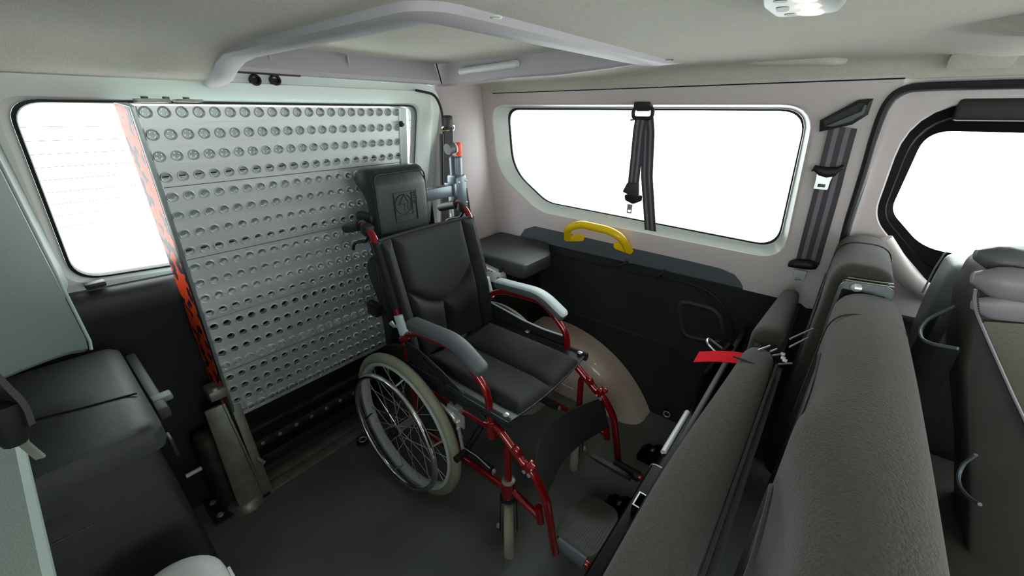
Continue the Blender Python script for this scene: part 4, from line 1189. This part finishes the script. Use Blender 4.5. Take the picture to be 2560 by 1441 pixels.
# ---- back upholstery: side sleeves round the posts, padded centre with yoke and middle seam
def bpt(v): # centre line of posts, v 0..1 from z .49 to .93
    z = lerp(.49, .925, v)
    x = interp([.45, .675, .935], [-.990, -1.020, -1.098], z)
    return x, z
def back(u, v, d):
    x, z = bpt(v); y = lerp(WC.y - HW + .004, WC.y + HW - .004, u)
    sag = -.030 * (1 - (2 * u - 1) ** 2)
    return V((x + sag * (1 - .5 * v) + d, y, z + .012 * (1 - (2 * u - 1) ** 2) * 0))
def seamd(u, v):
    W = 2 * HW
    ds = [abs(u - .12) * W, abs(u - .88) * W]
    yk = .40 + .22 * (abs(u - .48) / .38) ** 1.6
    if .12 < u < .88:
        ds.append(abs(v - yk) * .44 * .8)
        if v < yk: ds.append(abs(u - .48) * W)
    ds += [u * W * 2 + .004, (1 - u) * W * 2 + .004, v * .44, (1 - v) * .44]
    return min(ds)
nu, nv = 84, 84
mb = MB().slab(lambda u, v: back(u, v, .006 + .026 * edge(seamd(u, v), .011)), lambda u, v: back(u, v, -.004), nu, nv)
bk = build('back_upholstery', mb, m_nylon, wc, angle=80)
for s in (-1, 1):
    lo = []
    for v in (0.50, .6, .7, .8, .9, 1.0):
        x, z = bpt(v * .98 + .02)
        lo.append([V((x + .0155 * math.cos(a), WC.y + s * HW + .0155 * math.sin(a), z)) for a in [2 * math.pi * k / 14 for k in range(14)]])
    build('post_sleeve', MB().loft(lo, True, False, False), m_nylon, bk, angle=60)
build('top_hem', MB().tube([back(u / 10, 1.0, .006) + V((0, 0, .002)) for u in range(11)], .006, 8), m_nylon, bk)
# ---- calf strap between the hangers
def calf(u, v):
    y = lerp(WC.y - HW + .006, WC.y + HW - .006, u); sag = .075 * math.sin(math.pi * u)
    return V((lerp(-.425, -.462, v) - sag * lerp(.65, 1, v), y, lerp(.262, .372, v) - .01 * math.sin(math.pi * u)))
build('calf_strap', MB().slab(calf, lambda u, v: calf(u, v) + V((-.004, 0, 0)), 24, 4), m_nylon, wc, angle=60)

# ================================================================== FOLDED BENCH SEAT
bs = thing('bench_seat', 'folded dark cloth bench seat standing on end beside the wheelchair, split in two', 'seat', (0, .9, 0))
def pad_bar(name, y0, y1, x0, x1, z0, z1, rt, m, parent, n=26, bulge=.008, endr=.03, lean=0., top=None, xa=None):
    "upholstered upright slab running across the van, rounded along its top and at both ends"
    lo = []
    for i in range(n + 1):
        # sample denser at the ends
        u = i / n; uu = .5 - .5 * math.cos(math.pi * u); y = lerp(y0, y1, uu)
        e = min(y - y0, y1 - y); k = 1.0 if e > endr else math.sqrt(max(0.0, 1 - (1 - e / endr) ** 2))
        ins = endr * .85 * (1 - k)
        b = bulge * math.sin(math.pi * uu)
        zt = z1 + (top(y) if top else 0)
        x0_ = x0 + (xa(y) if xa else 0)
        pts = [V((x0_ - b + ins, y, z0)), V((x0_ - b + ins - lean, y, (z0 + zt) / 2)), V((x0_ + ins, y, zt - ins)), V((x1 - ins, y, zt - ins)), V((x1 + b - ins - lean, y, (z0 + zt) / 2)), V((x1 + b - ins, y, z0))]
        lo.append(rloop(pts, [.01, .2, rt, rt, .2, .01], 6))
    return build(name, MB().loft(lo, True, True, True), m, parent, angle=60)
# backrests: wide near one and narrow far one
bn = pad_bar('backrest', .26, 1.125, .036, .172, .30, .948, .058, m_cloth, bs, bulge=.006, lean=-.006, top=lambda y: -.012 * ((y - .7) / .43) ** 2, xa=lambda y: .020 - .024 * math.exp(-((y - .555) / .085) ** 2))
bf = pad_bar('backrest', 1.165, 1.525, .036, .152, .30, .975, .050, m_cloth, bs, lean=.004)
def over(y, x0, x1, zt, r, d=.0):
    "line over the top of a slab at width y"
    return fillet([V((x0 - .004 - d, y, zt - .30)), V((x0 - d, y, zt + d)), V((x1 + d, y, zt + d)), V((x1 + .004 + d, y, zt - .30))], [0, r, r, 0], 8)
for par, y, x0, x1, zt, r in ((bn, .955, .050, .173, .942, .056), (bf, 1.40, .034, .154, .976, .05)):
    build('cross_seam', MB().tube(over(y, x0, x1, zt, r, -.0006), .0016, 6), m_clothd, par)
# seam arcs of the back panel
def seam_px(pts, X, par, r=.0022, m=m_stitch):
    build('panel_seam', MB().tube(fillet([RX(x, y, X) for x, y in pts], .02), r, 6), m, par)
build('back_panel_edge', MB().tube(fillet([V((.030, .40, .50)), V((.032, .40, .84)), V((.030, .52, .86)), V((.030, .54, .60))], [0, .05, .05, 0], 6), .003, 6), m_clothd, bn)
build('back_panel_edge', MB().tube(fillet([V((.054, .80, .55)), V((.056, .82, .83)), V((.054, .95, .85)), V((.052, .96, .60))], [0, .03, .03, 0], 6), .003, 6), m_clothd, bn)
build('back_panel_edge', MB().tube(fillet([V((.031, 1.22, .45)), V((.031, 1.22, .86)), V((.031, 1.42, .88)), V((.031, 1.42, .45))], [0, .05, .05, 0], 6), .003, 6), m_clothd, bf)
# hinge plates between the two backrests
for y, x0 in ((1.150, .058), (1.128, .055)):
    pl = rloop([V((x0, y, .80)), V((x0, y, .948)), V((.150, y, .952)), V((.150, y, .80))], .02, 4)
    hp = build('hinge_plate', MB().prism(pl, (0, .004, 0), bev=.001), m_rubber if y > 1.14 else m_rail, bs)
    build('plate_edge', MB().tube([V((x0 + .008, y + .002, .949)), V((.145, y + .002, .953))], .0016, 6), m_steel, hp)
build('hinge_bolt', MB().lathe((.085, 1.124, .938), (0, -1, .3), [(.010, 0), (.010, .005), (.005, .008), (0, .008)], 10), m_zinc, bs)
build('hinge_block', MB().box((.10, 1.142, .85), (.08, .03, .16), bev=.004), m_gap, bs)
# tipped-up seat cushions
cn = pad_bar('seat_cushion', .22, 1.055, -.112, -.016, .22, .775, .046, m_cloth, bs, bulge=.012, endr=.05, xa=lambda y: .030 * sm((y - .45) / .65))
cf = pad_bar('seat_cushion', 1.085, 1.47, -.088, -.012, .25, .790, .040, m_cloth, bs, bulge=.008, endr=.04, xa=lambda y: .03 * (y - 1.085) / .38)
build('cushion_piping', MB().tube([V((-.010, y, .742 + .003 * math.sin(y * 9))) for y in [.3 + .08 * k for k in range(10)]], .003, 6), m_clothd, cn)
build('cushion_piping', MB().tube([V((-.014, y, .76)) for y in [1.11 + .08 * k for k in range(5)]], .003, 6), m_clothd, cf)
build('cushion_pleat', MB().tube(fillet([V((-.095, .955, .765)), V((-.055, .93, .778)), V((-.012, .96, .752)), V((-.008, .96, .66))], .02), .0025, 6), m_clothd, cn)
build('cushion_side', MB().box((-.002, .64, .50), (.012, .80, .46), bev=.004), m_clothd, cn)
build('cushion_side', MB().box((-.010, 1.28, .50), (.010, .34, .48), bev=.004), m_clothd, cf)
# underframe
XB, ZB = -.168, .452
bm_ = build('main_beam', MB().tube([V((XB, .80, ZB)), V((XB, 1.46, ZB))], .024, 16), m_frame, bs)
build('bright_rod', MB().tube([V((XB - .016, .86, ZB + .022)), V((XB - .016, 1.06, ZB + .022))], .008, 10), m_white, bm_)  # white rod stands in for the highlight along the black beam
tb = []
def sq(c, ax, a, r=.006):
    return rloop([c + V((x * a, 0, z * a)) for x, z in ((-1, -1), (1, -1), (1, 1), (-1, 1))], r, 3)
oo = sq(V((XB + .006, .80, ZB - .004)), 0, .033, .014); ii = sq(V((XB + .006, .80, ZB - .004)), 0, .029, .012)
sh = lambda lp, dy: [p + V((0, dy, 0)) for p in lp]
bxb = build('box_beam', MB().loft([oo, sh(oo, -.55), ], True, False, True).loft([oo, ii, sh(ii, -.10)], True, False, True), m_frame, bs, angle=30)
build('beam_rim', MB().tube(sh(oo, .001), .0022, 6, closed=True), m_zinc, bxb)
c = V((XB + .012, .655, ZB + .058))
so = [c + V((x * .021, y * .021, 0)) for x, y in ((-1, -1), (1, -1), (1, 1), (-1, 1))]; si = [c + V((x * .018, y * .018, 0)) for x, y in ((-1, -1), (1, -1), (1, 1), (-1, 1))]
dn = lambda lp, d: [p + V((0, 0, d)) for p in lp]
st = build('square_socket', MB().loft([dn(so, -.06), so, si, dn(si, -.05)], True, False, True), m_frame, bs, smooth=False)
build('socket_rim', MB().loft([[p + V((0, 0, .0008)) for p in so], [p + V((0, 0, .0016)) for p in so], [p + V((0, 0, .0016)) for p in si], [p + V((0, 0, .0008)) for p in si]]), m_zinc, st, smooth=False)
for y in (.45, 1.22):
    build('frame_upright', MB().box((-.150, y, .24), (.03, .05, .44), bev=.005), m_frame, bs)
build('frame_plate', MB().box((-.128, .80, .44), (.016, 1.24, .40), bev=.004), m_frame, bs)
build('lower_beam', MB().tube([V((-.165, .30, .08)), V((-.165, 1.46, .08))], .020, 12), m_frame, bs)
build('bright_rod', MB().tube([V((-.205, .52, .26)), V((-.19, .36, .36))], .010, 10), m_zinc, bs)
for yy in (.98, 1.285):
    prof = [(-.36, 0), (-.365, .025), (-.345, .05), (-.325, .048), (-.305, .070), (-.285, .072), (-.26, .05), (-.235, .03), (-.165, .045), (-.165, 0)]
    lo = []
    for dy, k in ((-.034, .8), (-.028, 1), (.028, 1), (.034, .8)):
        lo.append([V((x, yy + dy, z * k)) for x, z in prof])
    ft = build('floor_latch', MB().loft(lo, True, True, True), m_frame, bs, angle=50)
    build('bolt', MB().lathe((-.31, yy - .01, .058), (-.2, 0, 1), [(.010, 0), (.010, .006), (.005, .009), (0, .009)], 8), m_steel, ft)
for pts in ([(-.135, 1.20, .60), (-.20, 1.20, .645), (-.205, 1.235, .645), (-.145, 1.245, .61)],):
    build('latch_loop', MB().tube(fillet([V(p) for p in pts], .015), .0035, 8), m_zinc, bs)
c = RX(1854, 856, -.165)
build('small_socket', MB().tube(rloop([c + V((0, y * .020, z * .011)) for y, z in ((-1, -1), (1, -1), (1, 1), (-1, 1))], .003, 2), .0024, 6, closed=True), m_white, bs)
build('frame_arm', MB().tube([V((-.16, 1.05, ZB)), V((-.165, 1.10, .60)), V((-.135, 1.2, .66))], .012, 8), m_frame, bs)
for p in ((1812, 942), (1795, 965), (1765, 1005), (1775, 1040)):
    build('bolt', MB().lathe(RX(p[0], p[1], -.162), (-1, 0, .5), [(.009, 0), (.009, .004), (.004, .007), (0, .007)], 8), m_steel, bs)
# latches between the halves
for a, b, z in (((1975, 848), (2033, 822), .80), ((1974, 868), (2020, 845), .795), ((1895, 876), (1925, 865), .775), ((1925, 880), (1942, 873), .77), ((1945, 911), (1980, 909), .74), ((1930, 890), (1952, 886), .75)):
    build('latch_rod', MB().cyl(RZ(*a, z), RZ(*b, z), .0024, 6), m_zinc, bs)
build('latch_block', MB().box((-.045, 1.072, .70), (.05, .026, .11), bev=.004), m_gap, bs)
for px in ((1957, 886), (1958, 896), (1962, 902)):
    build('latch_tab', MB().box(RZ(px[0], px[1], .75), (.010, .012, .004), bev=.001), m_white, bs)
# red pull strap lying over the near cushion
ps = [RZ(1741, 893, .705), RZ(1785, 891, .72), RZ(1830, 893, .725), RZ(1868, 899, .728), V((-.05, 1.072, .725))]
mb = MB(); strap(mb, fillet(ps, .03), .034, V((.15, 1, .75)), .0014)
rs = build('pull_strap', mb, m_redcloth, bs); rs['label'] = 'bright red pull strap'

# ================================================================== FRONT SEATS
fs = thing('front_seat', 'grey and lilac leather front seat with stitched side at the right edge', 'seat', (.45, 1.2, 0))
def seat_block(name, y0, y1, x0, x1, z0, z1, r, m, parent, slope=0., n=18):
    lo = []
    for i in range(n + 1):
        u = .5 - .5 * math.cos(math.pi * i / n); y = lerp(y0, y1, u); e = min(y - y0, y1 - y); R_ = .05
        k = 1.0 if e > R_ else math.sqrt(max(0., 1 - (1 - e / R_) ** 2)); ins = R_ * (1 - k)
        pts = [V((x0 + ins * .6, y, z0)), V((x0 + ins * .6 - .006, y, (z0 + z1) / 2)), V((x0 + ins * .6, y, z1 - ins * .7)), V((x1 - ins * .6, y, z1 - ins * .7 - slope)), V((x1 - ins * .6, y, z0))]
        lo.append(rloop(pts, [.01, .2, r, r, .01], 6))
    return build(name, MB().loft(lo, True, True, True), m, parent, angle=60)
sh_ = seat_block('far_shoulder', 1.285, 1.475, .250, .40, .74, .985, .035, m_leathert, fs, slope=.03)
build('seat_seam', MB().tube([V((.247, 1.435, .975)), V((.242, 1.435, .93)), V((.240, 1.435, .86))], .002, 6), m_stitch, sh_)
prof = [(.262, 1.045), (.246, 1.02), (.245, .96), (.270, .84), (.36, .60), (.45, .32), (.66, .32), (.60, .62), (.48, .95), (.42, 1.05), (.34, 1.062)]
pp = rloop([V((x, 0, z)) for x, z in prof], .02, 4)
lo = []
for y, k in ((1.062, .90), (1.068, .96), (1.085, 1), (1.23, 1), (1.252, .97), (1.262, .90)):
    c = V((.42, 0, .70)); lo.append([V((c.x + (p.x - c.x) * k, y, c.z + (p.z - c.z) * (1 - (1 - k) * .5))) for p in pp])
Bk = build('seat_back', MB().loft(lo, True, True, True), m_leatherd, fs, angle=60)
YS = 1.052
def S(x, y): return RY(x, y, YS)
sp_ = [S(x, y) for x, y in ((2438, 722), (2434, 745), (2438, 775), (2449, 803), (2485, 885), (2530, 985), (2580, 1090), (2640, 1220))]
side = [S(2449, 803), S(2485, 885), S(2530, 985), S(2580, 1090), S(2640, 1220), S(2900, 1220), S(2900, 830)]
build('side_panel', MB().prism(side, (0, .02, 0), bev=.004), m_olive, fs)
def fold(a, b, rz, m, name='leather_fold', d=.012):
    n = 12; lo = []
    for i in range(n + 1):
        t_ = i / n; p = lerp(a, b, t_); k = min(1, .35 + 3.2 * t_) if t_ < .25 else 1
        lo.append([p + V((0, -d * k * math.cos(q) if math.cos(q) > 0 else -.02 * math.cos(q), rz * k * math.sin(q))) for q in [2 * math.pi * z_ / 16 for z_ in range(16)]])
    return build(name, MB().loft(lo, True, True, True), m, fs, angle=60)
fold(S(2432, 762), S(2760, 790), .026, m_leather)
fold(S(2432, 695), S(2760, 748), .030, m_leather, d=.022)
fold(S(2452, 655) + V((0, .05, 0)), S(2760, 720) + V((0, .05, 0)), .026, m_leatherg, 'top_bolster', .03)
build('stitched_seam', MB().tube(fillet([p + V((0, -.004, 0)) for p in sp_], .02), .0026, 6), m_leather, fs)
for k in range(16):
    q_ = k / 15 * 2.9; i_ = int(q_); p = lerp(sp_[i_], sp_[i_ + 1], q_ - i_)
    build('stitch', MB().box(p + V((.004, -.008, 0)), (.002, .0015, .003)), m_clothd, fs)
build('seat_base', MB().box((.56, 1.12, .24), (.50, .60, .36), bev=.04), m_leatherd, fs)
# map pocket sagging from the seat back, with a pale rim
po_ = [RX(x, y, X) for x, y, X in ((2388, 766, .249), (2345, 785, .232), (2312, 805, .214), (2298, 828, .206), (2305, 850, .208), (2335, 862, .222), (2395, 872, .249))]
path = fillet(po_, .05, 5)
build('seat_pocket', MB().loft([[V((max(p.x, .235), p.y, .25)) for p in path], [V((p.x, p.y, p.z - .2)) for p in path], path, [p + V((.004, 0, 0)) for p in path], [V((p.x + .004, p.y, p.z - .2)) for p in path]], False), m_black, fs, angle=50)
build('pocket_rim', MB().tube(path, .0032, 8), m_rail, fs)
arc = [RX(x, y, .300) for x, y in ((2440, 1138), (2408, 1160), (2394, 1192), (2402, 1222), (2428, 1250), (2450, 1262))]
build('trim_bead', MB().tube(fillet(arc, .05), .003, 6), m_rail, fs)
# dark lower lining of the sliding door
struct('trim_15', MB().box((.83, 1.555, .37), (1.55, .05, .74), bev=.012), m_black)
struct('trim_16', MB().tube(fillet([RP(x, y, PRo(-.005), NR) for x, y in ((2205, 600), (2262, 690), (2325, 740), (2440, 765))], .05), .024, 12), m_trim)
